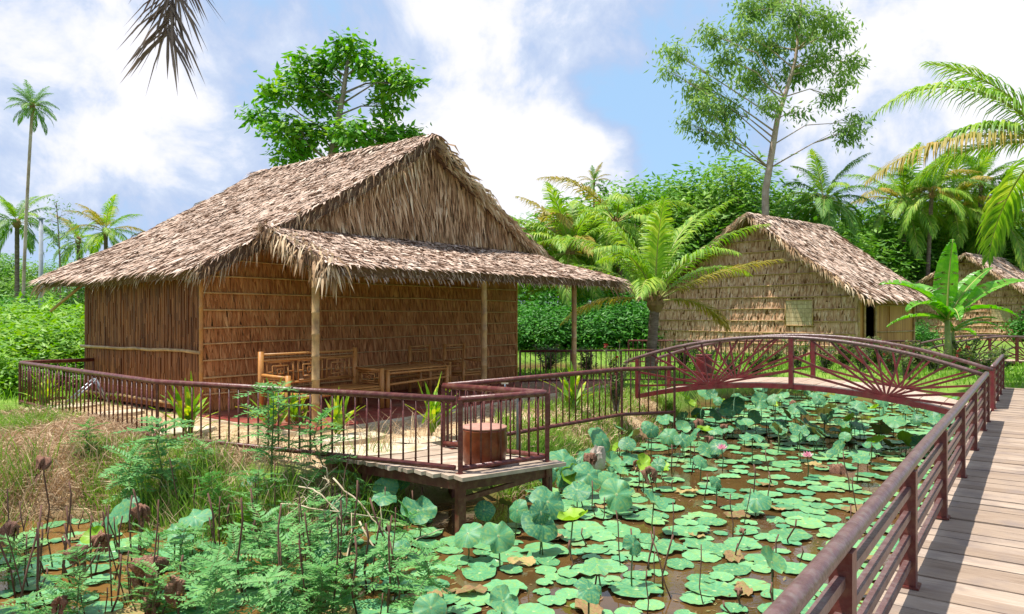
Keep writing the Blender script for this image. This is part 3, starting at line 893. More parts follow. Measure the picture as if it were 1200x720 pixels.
bamboo_post(hut, (W1 + .01, -.03, 0), 3.0, .035, 'corner_post', 'bamboo_dark')
# porch
def corner_bunch(mb):          # long loose leaves at the left front corner and the ragged left edge
    for k in range(260):
        f = U(0, 1) ** .6
        p = Vector((1.0 + (.12 - 1.0) * f + U(-.08, .30), -.16 + (-3.12 + .16) * f + U(-.05, .05), 3.28 + (2.40 - 3.28) * f + U(-.10, .06)))
        d = Vector((U(-.7, .25), U(-.6, .1), -U(.4, 1.2))).normalized()
        mb.blade(p, d, U(.2, .55) * (.6 + .6 * f), U(.03, .06), Vector((U(-1, 1), U(-1, 1), .2)).normalized(), (d - UP * .8).normalized(), 2)
thatch_slope(hut, 'porch_roof', (1.0, -.16, 3.28), (9.25, -.16, 3.36), (.12, -3.12, 2.40), (9.05, -3.15, 2.52), dens=560, L=.30, W=.036, thick=.20, sag=.03, fringe=.19, extra=corner_bunch)
for x in (.29, 4.33, 7.7):
    bamboo_post(hut, (x, -2.6, -.02), 2.26 if x < 1 else 2.38 if x < 5 else 2.46, .058)
m_ = MB(); m_.tube([(.36, -2.6, 2.30), (4.5, -2.6, 2.42), (8.9, -2.6, 2.47)], .045, 10); m_.build('bamboo_beam', M['bamboo'], hut, True)
for x in (.62, 2.6, 4.4, 6.2, 7.9, 8.9):
    m_ = MB(); m_.tube([(x + .55 if x < 1 else x, -.10, 3.12), (x, -2.95, 2.36)], .038, 8); m_.build('bamboo_rafter', M['bamboo'], hut, True)
m_ = MB(); m_.tube([(-.36, 4.98, 1.72), (-.03, 4.30, 2.26)], .03, 8); m_.build('roof_brace', M['bamboo'], hut, True)

# tiled terrace under the porch
mb = MB()
mb.box((W1 / 2, -1.52, -.075), (W1 + .5, 3.04, .12), mi=0)
x = -.22
while x < W1 + .2:
    y = -3.02
    while y < -.1:
        mb.box((x + .15, y + .15, -.011), (.29, .29, .018), mi=1); y += .30
    x += .30
to = mb.build('tiled_terrace', [M['concrete'], M['tile']])
to.location = hut.location; to.rotation_euler = hut.rotation_euler
tag(to, kind='structure')

def hut1(x, y, z=0.0):
    return hut.matrix_basis @ Vector((x, y, z))
bpy.context.view_layer.update()

# ---------------------------------------------------------------- second hut
def make_gable_hut(name, label, loc, rz, W=9.4, Dp=5.2, apx=5.25, az=5.75, zl=2.9, zr=2.75):
    h = thing(name, label, 'hut', loc, rz)
    def rz_(x): return zl + (az - zl) * x / apx if x < apx else zr + (az - zr) * (W - x) / (W - apx)
    el, er = rz_(-.5) , zr - (az - zr) / (W - apx) * .75
    thatch_slope(h, 'roof', (apx, -.8, az + .17), (apx, Dp + .9, az + .17), (-.5, -.65, el + .12), (-.5, Dp + .7, el + .12), dens=45, thick=.15, L=.45, W=.09)
    thatch_slope(h, 'roof', (apx, -.8, az + .17), (apx, Dp + .9, az + .17), (W + .75, -.65, er + .17), (W + .75, Dp + .75, er + .17), dens=150, thick=.15, L=.45, W=.08, fringe=.22)
    mb = MB()
    for k in range(500):
        y = U(-.8, Dp + .9); sg = rnd.choice((-1, 1))
        d = (Vector((sg * U(.5, 1), rnd.gauss(0, .35), -U(.2, .55)))).normalized()
        mb.blade(Vector((apx + U(-.05, .05), y, az + .17 + U(-.01, .07))), d, U(.25, .5), U(.05, .1), Vector((0, 1, U(-.3, .3))).normalized(), (d - UP * .3).normalized(), 0)
    mb.tube([(apx, -.8, az + .15), (apx, Dp + .9, az + .15)], .08, 8)
    mb.build('ridge_cap', M['thatch'], h)
    win = (6.55, 7.7, 1.30, 2.32)
    poly = [(0, 0), (W, 0), (W, zr - .05), (apx, az), (0, zl - .05)]
    leaf_wall(h, 'front_wall', poly, (0, 0, 0), (1, 0, 0), (0, -1, 0), [.24 * i + .05 for i in range(1, 25)], 'wall_leaf_pale', density=36, L=.36, flat=.15, wr=(.05, .10),
              battens=[.48 * i + .05 for i in range(1, 12)], holes=[win], bw=.028)
    mb = MB(); xw = win[0]
    mb.box(((win[0] + win[1]) / 2, -.03, (win[2] + win[3]) / 2), (win[1] - win[0], .03, win[3] - win[2]))
    while xw < win[1] - .01:
        for j in range(6):
            z0 = win[2] + (win[3] - win[2]) * j / 6
            mb.box((xw + .045, -.055 - U(0, .012), z0 + .08), (.085, .012, .155))
        xw += .09
    mb.build('window_shutter', M['shutter'], h)
    for (a, b) in (((win[0], win[2]), (win[0], win[3])), ((win[1], win[2]), (win[1], win[3])), ((win[0] - .05, win[3]), (win[1] + .05, win[3])), ((win[0] - .05, win[2]), (win[1] + .05, win[2]))):
        m_ = MB(); m_.tube([(a[0], -.075, a[1]), (b[0], -.075, b[1])], .025, 6); m_.build('window_frame', M['bamboo'], h, True)
    # right wall: plank cladding with an open doorway
    def boards(y0, y1, z0, z1):
        mb = MB(); y = y0
        while y < y1 - .005:
            wd = min(U(.09, .13), y1 - y)
            mb.box((W - .02 + U(-.004, .006), y + wd / 2, (z0 + z1) / 2), (.03, wd - .006, z1 - z0))
            y += wd
        return mb
    boards(0.02, .55, 0, zr).build('side_wall', M['plankwall'], h)
    boards(1.5, Dp, 0, zr).build('side_wall', M['plankwall'], h)
    boards(.55, 1.5, 2.15, zr).build('lintel_panel', M['plankwall'], h)
    for y in (.05, .55, 1.5, Dp):
        bamboo_post(h, (W + .03, y, 0), zr, .05, 'door_post' if 0 < y < 2 else 'corner_post')
    for z in (1.05, 2.1):
        m_ = MB(); m_.tube([(W + .03, 1.6, z), (W + .03, Dp, z)], .025, 6); m_.build('bamboo_batten', M['bamboo'], h, True)
    m_ = MB(); m_.box((W + .02, 3.3, 1.75), (.025, 1.0, .75)); m_.build('window_panel', M['plankwall'], h)
    m_ = MB(); m_.box((W / 2, Dp / 2, .02), (W - .2, Dp - .1, .04)); m_.build('hut_floor', M['dark'], h)  # floor coloured near-black, interior shade painted in
    m_ = MB(); m_.prism([(0, 0), (Dp, 0), (Dp, zl), (0, zl)], Vector((0, 0, 0)), Vector((0, 1, 0)), UP, Vector((-1, 0, 0)), .08); m_.build('side_wall', M['wall_base'], h)
    m_ = MB(); m_.prism(poly, Vector((0, Dp, 0)), Vector((1, 0, 0)), UP, Vector((0, 1, 0)), .08); m_.build('back_wall', M['wall_base'], h)
    m_ = MB(); m_.prism([(.1, 0), (Dp - .1, 0), (Dp - .1, 2.6), (.1, 2.6)], Vector((W - 1.6, 0, 0)), Vector((0, 1, 0)), UP, Vector((1, 0, 0)), .05); m_.build('inner_wall', M['dark'], h)  # doorway backing, its darkness is painted shade
    return h
g2 = Vector((math.cos(R(-50)), math.sin(R(-50)), 0))
corner2 = Vector((13.0, 27.0, -.1))
h2 = make_gable_hut('thatched_hut', 'second thatched hut behind the arched bridge with straw-coloured gable wall and an open doorway', corner2 - g2 * 9.4, R(-50))
h3 = dup(h2, at(1118, 400, 50) - Vector((2.6, -3.4, 0)), R(-52), label='farthest thatched hut, partly hidden behind the banana plant')
h3.location.z = -.1

# ---------------------------------------------------------------- bamboo furniture under the porch
def cyl(root, name, p, q, r, m='bamboo_dark', n=8):
    m_ = MB(); m_.tube([p, q], r, n); return m_.build(name, M[m], root, True)
def lattice(root, name, O, ex, ez, w, h, r=.011):
    """fretwork panel of nested squares"""
    O, ex, ez = Vector(O), Vector(ex), Vector(ez); m_ = MB()
    def seg(x0, z0, x1, z1): m_.tube([O + ex * x0 + ez * z0, O + ex * x1 + ez * z1], r, 5)
    for f in (0, .2, .38):
        x0, x1, z0, z1 = w * f, w * (1 - f), h * f, h * (1 - f)
        seg(x0, z0, x1, z0); seg(x1, z0, x1, z1); seg(x1, z1, x0, z1); seg(x0, z1, x0, z0)
    seg(w / 2, 0, w / 2, h * .2); seg(w / 2, h * .8, w / 2, h); seg(0, h / 2, w * .2, h / 2); seg(w * .8, h / 2, w, h / 2); seg(w / 2, h * .38, w / 2, h * .62)
    return m_.build(name, M['bamboo_dark'], root, True)
def slat_seat(root, name, x0, x1, y0, y1, z):
    m_ = MB(); n = int((y1 - y0) / .045)
    for i in range(n):
        y = y0 + (i + .5) * (y1 - y0) / n
        m_.box(((x0 + x1) / 2, y, z + U(-.003, .003)), (x1 - x0, (y1 - y0) / n - .006, .018))
    return m_.build(name, M['bamboo_dark'], root)
bench = thing('bamboo_bench', 'long bamboo bench with fretwork backrest under the porch', 'bench', hut1(.26, -1.98, .0), R(53.8))
Wb, Db = 1.96, .70
slat_seat(bench, 'seat', 0, Wb, 0, Db, .39)
for x in (0, Wb):
    cyl(bench, 'leg', (x, 0, 0), (x, 0, .70), .042); cyl(bench, 'leg', (x, Db, 0), (x, Db, 1.05), .045)
    cyl(bench, 'armrest', (x, 0, .66), (x, Db, .68), .026)
    lattice(bench, 'arm_panel', (x, .08, .43), (0, 1, 0), (0, 0, 1), Db - .16, .20)
for y in (0, Db): cyl(bench, 'seat_rail', (0, y, .34), (Wb, y, .34), .03)
m_ = MB()
for z in (.52, .90, 1.0): m_.tube([(0, Db, z), (Wb, Db, z)], .02, 6)
m_.build('back_rail', M['bamboo_dark'], bench, True)
for i in range(3): lattice(bench, 'back_panel', (.12 + i * .60, Db, .55), (1, 0, 0), (0, 0, 1), .50, .32)
tab = thing('bamboo_table', 'bamboo table with slatted top standing to the right of the long bench', 'table', hut1(2.34, -2.0), R(53.8))
slat_seat(tab, 'table_top', -.04, 1.62, -.05, .78, .655)
for x in (0, 1.58):
    for y in (0, .72): cyl(tab, 'leg', (x, y, 0), (x, y, .64), .042)
for y in (0, .72):
    cyl(tab, 'stretcher', (0, y, .40), (1.58, y, .44), .024); cyl(tab, 'apron', (0, y, .60), (1.58, y, .60), .026)
def chair(label, x, y, rz):
    c = thing('bamboo_chair', label, 'chair', hut1(x, y), R(53.8) + rz)
    slat_seat(c, 'seat', 0, .62, 0, .58, .39)
    for xx in (0, .62):
        cyl(c, 'leg', (xx, 0, 0), (xx, 0, .64), .034); cyl(c, 'leg', (xx, .58, 0), (xx, .58, 1.0), .036)
        cyl(c, 'armrest', (xx, 0, .62), (xx, .58, .64), .022)
        cyl(c, 'seat_rail', (xx, 0, .34), (xx, .58, .34), .024)
    for yy in (0, .58): cyl(c, 'seat_rail', (0, yy, .34), (.62, yy, .34), .024)
    m_ = MB()
    for z in (.50, .86, .97): m_.tube([(0, .58, z), (.62, .58, z)], .018, 6)
    for k in range(7): m_.tube([(.06 + k * .083, .58, .5), (.06 + k * .083, .58, .86)], .010, 5)
    m_.build('backrest', M['bamboo_dark'], c, True)
    return c
chair('bamboo chair with upright back slats behind the far end of the table', 4.36, -1.15, 0)
chair('bamboo armchair with its back to the hut wall, nearest the middle porch post', 5.25, -1.3, R(-4))

# ---------------------------------------------------------------- small things in the yard
def slab(px, py, sx, sy, rot, label):
    p = gp(px, py, -.06)
    o = thing('paving_slab', label, 'paving slab', (p.x, p.y, -.075), rot, 'pale slabs laid in the sandy yard')
    k = 11; poly = []
    for i in range(k):
        a = 2 * math.pi * i / k; r_ = 1 / max(abs(math.cos(a)), abs(math.sin(a))) ** .75
        poly.append((sx / 2 * math.cos(a) * r_ * U(.93, 1.05), sy / 2 * math.sin(a) * r_ * U(.93, 1.05)))
    m_ = MB(); vs = [Vector((x, y, .032)) for x, y in poly] + [Vector((x * 1.02, y * 1.02, -.03)) for x, y in poly]
    m_.add(vs, [tuple(range(k))] + [(i, i + k, (i + 1) % k + k, (i + 1) % k) for i in range(k)])
    m_.build('slab', M['concrete'], o)
for args in ((440, 528, 1.25, .75, .35, 'large pale slab in the sand left of the jetty, nearest the terrace edge'),
             (412, 513, .95, .6, .7, 'pale slab touching the front edge of the tiled terrace'),
             (215, 505, .9, .55, .8, 'pale slab beside the left yellow-green cordyline'),
             (75, 477, 1.3, .6, .9, 'pale slab near the far left corner of the yard fence'),
             (138, 484, .8, .5, .8, 'pale slab in the sand before the reed side wall'),
             (490, 517, .7, .5, .5, 'small pale slab beside the cordyline at the jetty')):
    slab(*args)
def jar(name, label, cat, loc, r, h, lid=True):
    o = thing(name, label, cat, loc)
    m_ = MB(); m_.lathe([(r * .84, 0), (r * .93, h * .1), (r * 1.0, h * .4), (r * 1.02, h * .6), (r * .97, h * .86), (r * .99, h * .9), (r * .99, h * .93), (r * .95, h * .95)], 28); m_.build('body', M['clay'], o, True)
    m_ = MB(); m_.lathe([(r * .97, h * .95), (r * 1.0, h * .965), (r * 1.0, h * .99), (r * .97, h), (r * .3, h * 1.004)], 28); m_.build('lid', M['claylid'], o, True)
    return o
jar('clay_jar', 'glazed reddish-brown clay jar with a flat pinkish lid on the jetty deck', 'jar', (-.31, 8.0, -.052), .255, .42)
bn = jar('litter_bin', 'dark red round bin standing at the far left foot of the arched bridge', 'bin', (4.45, 16.6, -.1), .19, .80)
for c in bn.children: c.data.materials[0] = M['red']
tp = thing('standpipe', 'thin grey water standpipe with a tap behind the jetty railing', 'tap', (.07, 9.05, -.35))
m_ = MB(); m_.tube([(0, 0, 0), (0, 0, .98), (-.01, 0, 1.02)], .018, 8); m_.build('pipe', M['steel'], tp, True)
m_ = MB(); m_.tube([(.01, 0, 1.02), (-.24, .03, 1.03), (-.27, .03, 1.0)], .016, 8); m_.tube([(-.16, .02, 1.03), (-.16, .02, 1.08)], .012, 6); m_.build('tap', M['steel'], tp, True)
m_ = MB(); m_.box((-.16, .02, 1.09), (.09, .02, .015)); m_.build('tap_handle', M['concrete'], tp)
fr = thing('metal_trestle', 'small blue-grey metal trestle leaning at the reed side wall', 'trestle', hut1(-.45, 3.0), R(40))
for (p, q) in (((-.35, 0, 0), (.1, 0, .42)), ((-.35, .3, 0), (.1, .3, .42)), ((.1, 0, .42), (.3, 0, 0)), ((.1, .3, .42), (.3, .3, 0))):
    m_ = MB(); m_.tube([p, q], .02, 6); m_.build('leg', M['steel'], fr, True)
m_ = MB(); m_.tube([(.1, 0, .42), (.1, .3, .42)], .02, 6); m_.build('top_bar', M['steel'], fr, True)
po = thing('concrete_pole', 'plain grey concrete pole standing among the shrubs at the left edge', 'pole', at(48, 380, 26) * 1.0)
po.location.z = -.1
m_ = MB(); m_.tube([(0, 0, 0), (0, 0, 5.2)], [.085, .07], 10); m_.build('shaft', M['greypole'], po, True)
m_ = MB(); m_.box((0, 0, 5.22), (.2, .2, .05)); m_.build('cap', M['greypole'], po)
# ---------------------------------------------------------------- palms
def frond_mesh(name, L, elev, droop, n=52, ll=.80, lw=.055, sideang=.75, hang=.35, mats=('rachis', 'palm'), r0=.028, start=.16, bend=0.0):
    mb = MB()
    K = 16; pts, tans = [Vector((0, 0, 0))], []
    for i in range(K):
        s = (i + .5) / K
        e = elev - droop * s ** 1.25
        az = bend * s
        t = Vector((math.cos(e) * math.cos(az), math.cos(e) * math.sin(az), math.sin(e))); tans.append(t)
        pts.append(pts[-1] + t * (L / K))
    mb.tube(pts, [r0 * (1 - .85 * i / K) for i in range(K + 1)], 5, 0)
    def pos(s):
        f = min(max(s, 0), .9999) * K; i = int(f); return pts[i] + (pts[i + 1] - pts[i]) * (f - i), tans[i]
    for i in range(n):
        s = start + (1 - start) * (i + .5) / n
        p, t = pos(s)
        sd_ = t.cross(UP)
        sd_ = sd_.normalized() if sd_.length > .05 else Vector((0, 1, 0))
        up = sd_.cross(t).normalized()
        prof = (.55 + .45 * math.sin(math.pi * min(1, (s - start) / (1 - start) * .9 + .12))) * (1 - .45 * max(0, s - .7) / .3)
        for sg in (-1, 1):
            if rnd.random() < .04: continue
            l = ll * prof * U(.85, 1.1)
            a = sideang * (1 - .45 * s) + U(-.08, .08)
            d = (t * math.cos(a) + sd_ * sg * math.sin(a) + up * U(.0, .22)).normalized()
            d2 = (d - UP * (hang + U(0, .3))).normalized()
            d3 = (d2 - UP * (hang * 1.6 + U(0, .3))).normalized()
            w = lw * U(.8, 1.15) * (.6 + .4 * prof)
            sv = d.cross(up).normalized()
            q = p + d * (l * .38); q2 = q + d2 * (l * .34); q3 = q2 + d3 * (l * .28)
            mb.add([p - sv * w * .25, p + sv * w * .25, q + sv * w * .5, q - sv * w * .5, q2 + sv * w * .36, q2 - sv * w * .36, q3],
                   [(0, 1, 2, 3), (3, 2, 4, 5), (5, 4, 6)], 1)
    return mb.mesh(name, [M[mats[0]], M[mats[1]]])
FR = {}
def fronds(key, mats, L=1.0, **kw):
    FR[key] = []
    for (e, dr) in ((84, 30), (70, 52), (54, 66), (36, 78), (14, 76), (-10, 66), (-35, 50)):
        FR[key].append([frond_mesh('frond', 3.2, R(e + U(-4, 4)), R(dr + U(-8, 8)), mats=mats, bend=U(-.25, .25), sideang=1.0 if e > 55 else .85, hang=.5, **kw) for _ in range(2)])
fronds('g', ('rachis', 'palm'))
fronds('y', ('rachis', 'palm_y'))
fronds('d', ('rachis', 'palm_dk'), ll=.86)
fronds('a', ('rachis', 'palm_dk'), n=30, ll=.85, lw=.07)

def palm(label, base, hgt, lean, L, n, mix='gggy', r=.11, group=None, lows=True, az0=None, cat='palm tree', name='coconut_palm', skip=None, minel=0.6, maxel=6, bark='palmbark'):
    base = Vector(base)
    t = thing(name, label, cat, base, 0, group)
    hv = Vector((lean[0], lean[1], hgt))
    m_ = MB(); K = max(8, int(hgt * 5)); path, rad = [], []
    for i in range(K + 1):
        s = i / K
        path.append(Vector((lean[0] * s ** 1.6, lean[1] * s ** 1.6, hgt * s)))
        rad.append(r * (1.35 - .45 * min(1, s * 4) - .12 * s) * (1.04 if i % 2 else .97))
    m_.tube(path, rad, 10); m_.build('trunk', M[bark], t, True)
    m_ = MB()
    for k in range(26):
        a = U(0, 6.28); d = Vector((math.cos(a) * U(.3, .9), math.sin(a) * U(.3, .9), U(.3, 1))).normalized()
        m_.blade(hv + Vector((0, 0, U(-.25, .05))), d, U(.2, .45) * L / 3, U(.06, .12), d.cross(UP).normalized(), None)
    m_.lathe([(r * .8, -.3), (r * 1.5, -.1), (r * 1.2, .15), (r * .4, .3)], 8, hv); m_.build('palm_heart', M['heart'], t)
    az = az0 if az0 is not None else U(0, 6.28)
    for k in range(n):
        f = k / max(1, n - 1)
        lv = minel + (maxel - minel) * f ** .9 + U(-.4, .4)
        lv = int(min(6, max(0, round(lv))))
        az += 2.39996 + U(-.25, .25)
        if skip and skip(az % (2 * math.pi), lv): continue
        key = mix[0] if lv >= 4 else rnd.choice(mix) if lv > 1 else rnd.choice(mix + mix[-1])
        inst('frond', rnd.choice(FR[key][lv]), t, hv, (U(-.12, .12), 0, az), L / 3.2 * U(.88, 1.08))
    return t
def ground(px, Y):
    x = (px - 600) / F * Y
    return Vector((x, Y, hz(x, Y) - .02))
def palm_at(label, hx, hy, Y, L, n=20, lean=(0, 0), **kw):
    p = at(hx, hy, Y)
    b = Vector((p.x - lean[0], p.y - lean[1], 0)); b.z = hz(b.x, b.y) - .05
    return palm(label, b, p.z - b.z, lean, L, n, **kw)

sp_ = palm_at('short coconut palm with a thick grey trunk between the near hut and the arched bridge', 768, 354, 20.5, 3.6, 0, (.12, 0), r=.17)
for (az, el_, dr, L, key) in ((178, 62, 82, 4.2, 'palm'), (200, 30, 58, 3.9, 'palm_y'), (160, 44, 72, 3.9, 'palm'), (2, 58, 52, 4.0, 'palm'), (-14, 30, 26, 3.6, 'palm_y'), (18, 44, 66, 3.6, 'palm'), (85, 80, 30, 3.2, 'palm'), (265, 84, 34, 3.0, 'palm'),
                              (140, 72, 50, 3.9, 'palm'), (40, 72, 48, 3.8, 'palm'), (225, 60, 80, 3.4, 'palm'), (310, 58, 80, 3.4, 'palm'), (195, 74, 60, 3.9, 'palm'), (-8, 76, 52, 3.8, 'palm'), (110, 55, 70, 3.6, 'palm'), (70, 50, 70, 3.6, 'palm'), (250, 40, 85, 2.8, 'palm'), (172, 14, 60, 2.9, 'palm_y'), (8, 12, 70, 2.6, 'palm_y')):
    me_ = frond_mesh('frond', L, R(el_), R(dr), n=56, ll=.78, lw=.05, sideang=.95, hang=.5, mats=('rachis', key), bend=U(-.2, .2))
    inst('frond', me_, sp_, at(768, 354, 20.5) - sp_.location, (0, 0, R(az + U(-5, 5))))
palm_at('coconut palm with upright crown just right of the near hut gable', 628, 272, 43, 5.7, 20, (.3, .2), mix='gggy', r=.2, minel=2.7)
palm_at('coconut palm with a yellowing crown behind the porch roof', 722, 262, 42, 5.3, 20, (-.3, 0), mix='gggy', r=.2, minel=2.5)
palm_at('low coconut palm with yellow-green fronds drooping behind the end of the porch roof', 668, 296, 40, 4.6, 26, (0, 0), mix='ggy', r=.2)
palm_at('dark coconut palm standing above the second hut roof, right of the tall tree', 966, 236, 42, 3.6, 20, (-.4, 0), mix='ddg', r=.16)
palm_at('coconut palm with a drooping crown behind the right eave of the second hut', 1060, 240, 55, 5.7, 26, (.2, 0), mix='gggy', r=.17)
palm_at('coconut palm behind the banana plant, its crown next to the right-hand eave palm', 1118, 250, 56, 5.4, 26, (-.3, 0), mix='gggy', r=.17)
palm_at('coconut palm above the farthest hut at the right edge', 1172, 258, 57, 5.2, 24, (.4, 0), mix='gdy', r=.17)
palm_at('far coconut palm filling the gap between the two drooping palms on the right', 1092, 228, 52, 4.0, 22, (.4, 0), mix='gdd', r=.17)
palm_at('far coconut palm with dark trunk at the right margin', 1150, 215, 56, 4.0, 22, (.4, 0), mix='gdd', r=.17)
palm_at('coconut palm with a dark bushy crown at the left edge behind the tall thin palm', 20, 262, 44, 2.6, 20, (0, 0), mix='ddg', r=.16)
palm_at('small coconut palm peeping over the left slope of the near roof', 124, 272, 46, 2.9, 18, (0, 0), mix='ggy', r=.15)
palm_at('far small coconut palm left of the near roof, lower than its neighbour', 92, 282, 52, 2.5, 16, (0, 0), mix='gyg', r=.15)
# tall thin areca palm
palm_at('very tall thin areca palm with a small round crown at the left edge', 38, 126, 40, 1.5, 30, (.55, 0), mix='a', r=.10, name='areca_palm', maxel=6, bark='palebark', cat='palm tree')
palm_at('slender young areca palm with a yellow-green tuft above the porch roof', 696, 214, 47, 1.4, 16, (0, 0), mix='ay', r=.07, name='areca_palm', maxel=6)
# big palm just outside the right edge; its fronds sweep into view
bp = palm_at('large coconut palm at the right edge whose long fronds sweep over the boardwalk end', 1232, 168, 17.5, 4.0, 12, (.25, .2), mix='g', r=.2, skip=lambda az, lv: 1.7 < az < 4.6)
bh = at(1232, 168, 17.5) - bp.location
for (az, e, dr, L, key, hang, sa) in ((178, 52, 98, 5.0, 'palm', .75, .9), (192, 8, 46, 5.4, 'palm_y', .85, .9), (160, 62, 48, 3.6, 'palm', .4, .8), (140, 15, 60, 3.2, 'palm', .5, .9), (186, 24, 58, 3.2, 'palm', .6, .9)):
    me_ = frond_mesh('frond', L, R(e), R(dr), n=74, ll=1.1, lw=.055, sideang=sa, hang=hang, mats=('rachis', key), r0=.04, start=.1)
    inst('frond', me_, bp, bh, (0, 0, R(az)))
# palm left of the picture: one dead frond hangs into view at the top
def dead_frond(path, name):
    mb = MB(); P = [Vector(p) for p in path]
    mb.tube(P, [.03 - .022 * i / (len(P) - 1) for i in range(len(P))], 6, 0)
    k = len(P) - 1
    for i in range(110):
        f = (k * .42) + (k * .58) * (i / 90); j = min(int(f), k - 1)
        p = P[j] + (P[j + 1] - P[j]) * (f - j); t = (P[j + 1] - P[j]).normalized()
        for sg in (-1, 1):
            s_ = t.cross(Vector((0.1, 1, 0))).normalized()
            d = (t * .9 + s_ * sg * U(.08, .95) + Vector((0, rnd.gauss(0, .12), 0))).normalized()
            d2 = (d - UP * .3).normalized()
            l = U(.38, .66)
            mb.blade(p, d, l, U(.016, .03), Vector((U(-.3, 1), U(-1, 1), 0)).normalized(), d2, 1)
    return mb.mesh(name, [M['rachis_dry'], M['palm_dry']])
lp = palm((  'left bank coconut palm whose dead grey-brown frond hangs into the sky'), (-6.6, 5.2, hz(-6.6, 5.2) - .05), 6.6, (.2, .1), 3.0, 14, mix='gd', r=.15,
          skip=lambda az, lv: az < 1.75 or az > 4.2)
hv = Vector((.2, .1, 6.6))
tip = at(202, -4, 6.0) - lp.location
pth = []
st_, mid, cr_ = hv, at(150, -190, 5.8) - lp.location, at(226, -130, 6.0) - lp.location
for i in range(13):
    s = i / 12
    a = st_.lerp(mid, s); b = mid.lerp(cr_, s); c = cr_.lerp(tip, s)
    pth.append(a.lerp(b, s).lerp(b.lerp(c, s), s))
inst('frond', dead_frond(pth, 'frond'), lp)

# ---------------------------------------------------------------- broad-leaved trees
def crown(mb, blobs, size, per, droop=.3, aspect=.45, mi=0, cl=7, shell=.45, spread=.22, upf=True):
    """blobs: (centre, (rx, ry, rz), weight). Leaves sit in sprays round twig ends"""
    for c, rr, wgt in blobs:
        for k in range(int(per * wgt)):
            while True:
                v = Vector((U(-1, 1), U(-1, 1), U(-1, 1)))
                if .02 < v.length < 1: break
            v = v.normalized() * (U(shell, 1) if rnd.random() < .75 else U(0.1, 1))
            o = c + Vector((v.x * rr[0], v.y * rr[1], v.z * rr[2]))
            for j in range(cl):
                d = (Vector((rnd.gauss(0, 1), rnd.gauss(0, 1), rnd.gauss(0, .7) - droop)) + v * .5).normalized()
                p = o + Vector((rnd.gauss(0, spread), rnd.gauss(0, spread), rnd.gauss(0, spread * .7)))
                if upf:
                    nn = (Vector((rnd.gauss(0, .55), rnd.gauss(0, .55), 1)) + v * .6).normalized()
                    d = (d - nn * d.dot(nn) * .8).normalized(); sd2 = d.cross(nn).normalized()
                else: sd2 = d.cross(Vector((rnd.gauss(0, .5), rnd.gauss(0, .5), 1))).normalized()
                l = size * U(.5, 1.45)
                mb.leaf(p, d, l, l * aspect, sd2, U(.05, .25), mi)
def limbs(mb, trunk, blobs, r, n=7, twigs=4, taper=.62, bf=.55):
    mb.tube(trunk, [r * (1 - taper * i / (len(trunk) - 1)) for i in range(len(trunk))], 9)
    k = len(trunk) - 1
    for c, rr, wgt in blobs:
        best = None
        for i in range(k * 4 + 1):
            f = i / 4; j = min(int(f), k - 1); q = Vector(trunk[j]).lerp(Vector(trunk[j + 1]), f - j)
            if q.z > c.z - .15 * rr[2] and i > 0: continue
            dd = (q - c).length + abs((c.z - q.z) - .7 * math.hypot(c.x - q.x, c.y - q.y)) * .5
            if best is None or dd < best[0]: best = (dd, q, r * (1 - taper * f / k))
        if best is None: best = (0, Vector(trunk[0]), r)
        q, br = best[1], min(best[2] * .8, bf * r * (.6 + .4 * wgt ** .5) * .75)
        mid = q.lerp(c, .5) + Vector((U(-.12, .12), U(-.12, .12), U(0, .15))) * (c - q).length
        pts = [q, q.lerp(mid, .55), mid, mid.lerp(c, .55), c]
        mb.tube(pts, [br, br * .8, br * .62, br * .45, br * .28], 6)
        for t in range(twigs):
            e = c + Vector((U(-1, 1) * rr[0], U(-1, 1) * rr[1], U(-.7, 1) * rr[2])) * .75
            s0 = pts[rnd.choice((2, 3, 4))]
            mb.tube([s0, s0.lerp(e, .5) + Vector((U(-.1, .1), U(-.1, .1), U(0, .1))), e], [br * .3, br * .2, br * .08], 4, cap=False)
def blob_px(px, py, r, Y, root, dy=0, asp=1.0, w=1.0):
    p = at(px, py, Y + dy) - root; s = r / F * Y
    return (p, (s, s * .9, s * asp), w)
def tree(name, label, base, trunk_px, Y, blobs, r, leafmat_, size, per, barkm='bark', group=None, taper=.62, bf=.55, twigs=4, bsc=1.0, **kw):
    t = thing(name, label, 'tree', base, 0, group)
    tr = [Vector((0, 0, 0))] + [at(px, py, Y + dy) - t.location for px, py, dy in trunk_px]
    bl = [blob_px(px, py, rr * bsc, Y, t.location, dy, asp, w_) for px, py, rr, dy, asp, w_ in blobs]
    m_ = MB(); limbs(m_, tr, bl, r, 7, twigs, taper, bf); m_.build('trunk', M[barkm], t, True)
    m_ = MB(); crown(m_, bl, size, per, **kw); m_.build('crown', M[leafmat_], t)
    return t
Y = 25.0
tree('broadleaf_tree', 'leafy green tree with big glossy leaves rising behind the near hut roof', ground(372, Y), [(380, 220, 0), (393, 160, 0), (402, 110, 0), (408, 70, 0)], Y,
     [(408, 62, 28, 0, .75, 1.0), (385, 75, 20, .5, .8, .6), (430, 78, 16, -.3, .9, .5), (356, 68, 8, .3, .9, .2), (350, 98, 26, .3, .9, 1.1), (322, 108, 16, -.4, .9, .5), (305, 135, 18, .4, .7, .5), (330, 150, 24, -.5, .75, .9),
      (378, 112, 26, .4, 1, 1.0), (462, 96, 24, 0, 1.15, 1.1), (452, 125, 16, .4, .9, .5), (480, 100, 10, -.3, .9, .25), (375, 160, 32, .2, .7, 1.2), (415, 155, 28, -.6, .7, 1.1), (455, 160, 28, 0, .6, 1.1), (482, 160, 16, .3, .6, .5), (345, 178, 26, .4, .6, .9), (430, 180, 30, .8, .5, .8)],
     .17, 'leaf_mango', .29, 52, droop=.5, aspect=.42, cl=9, spread=.20, bsc=.92, bf=.34)
Y = 43.0
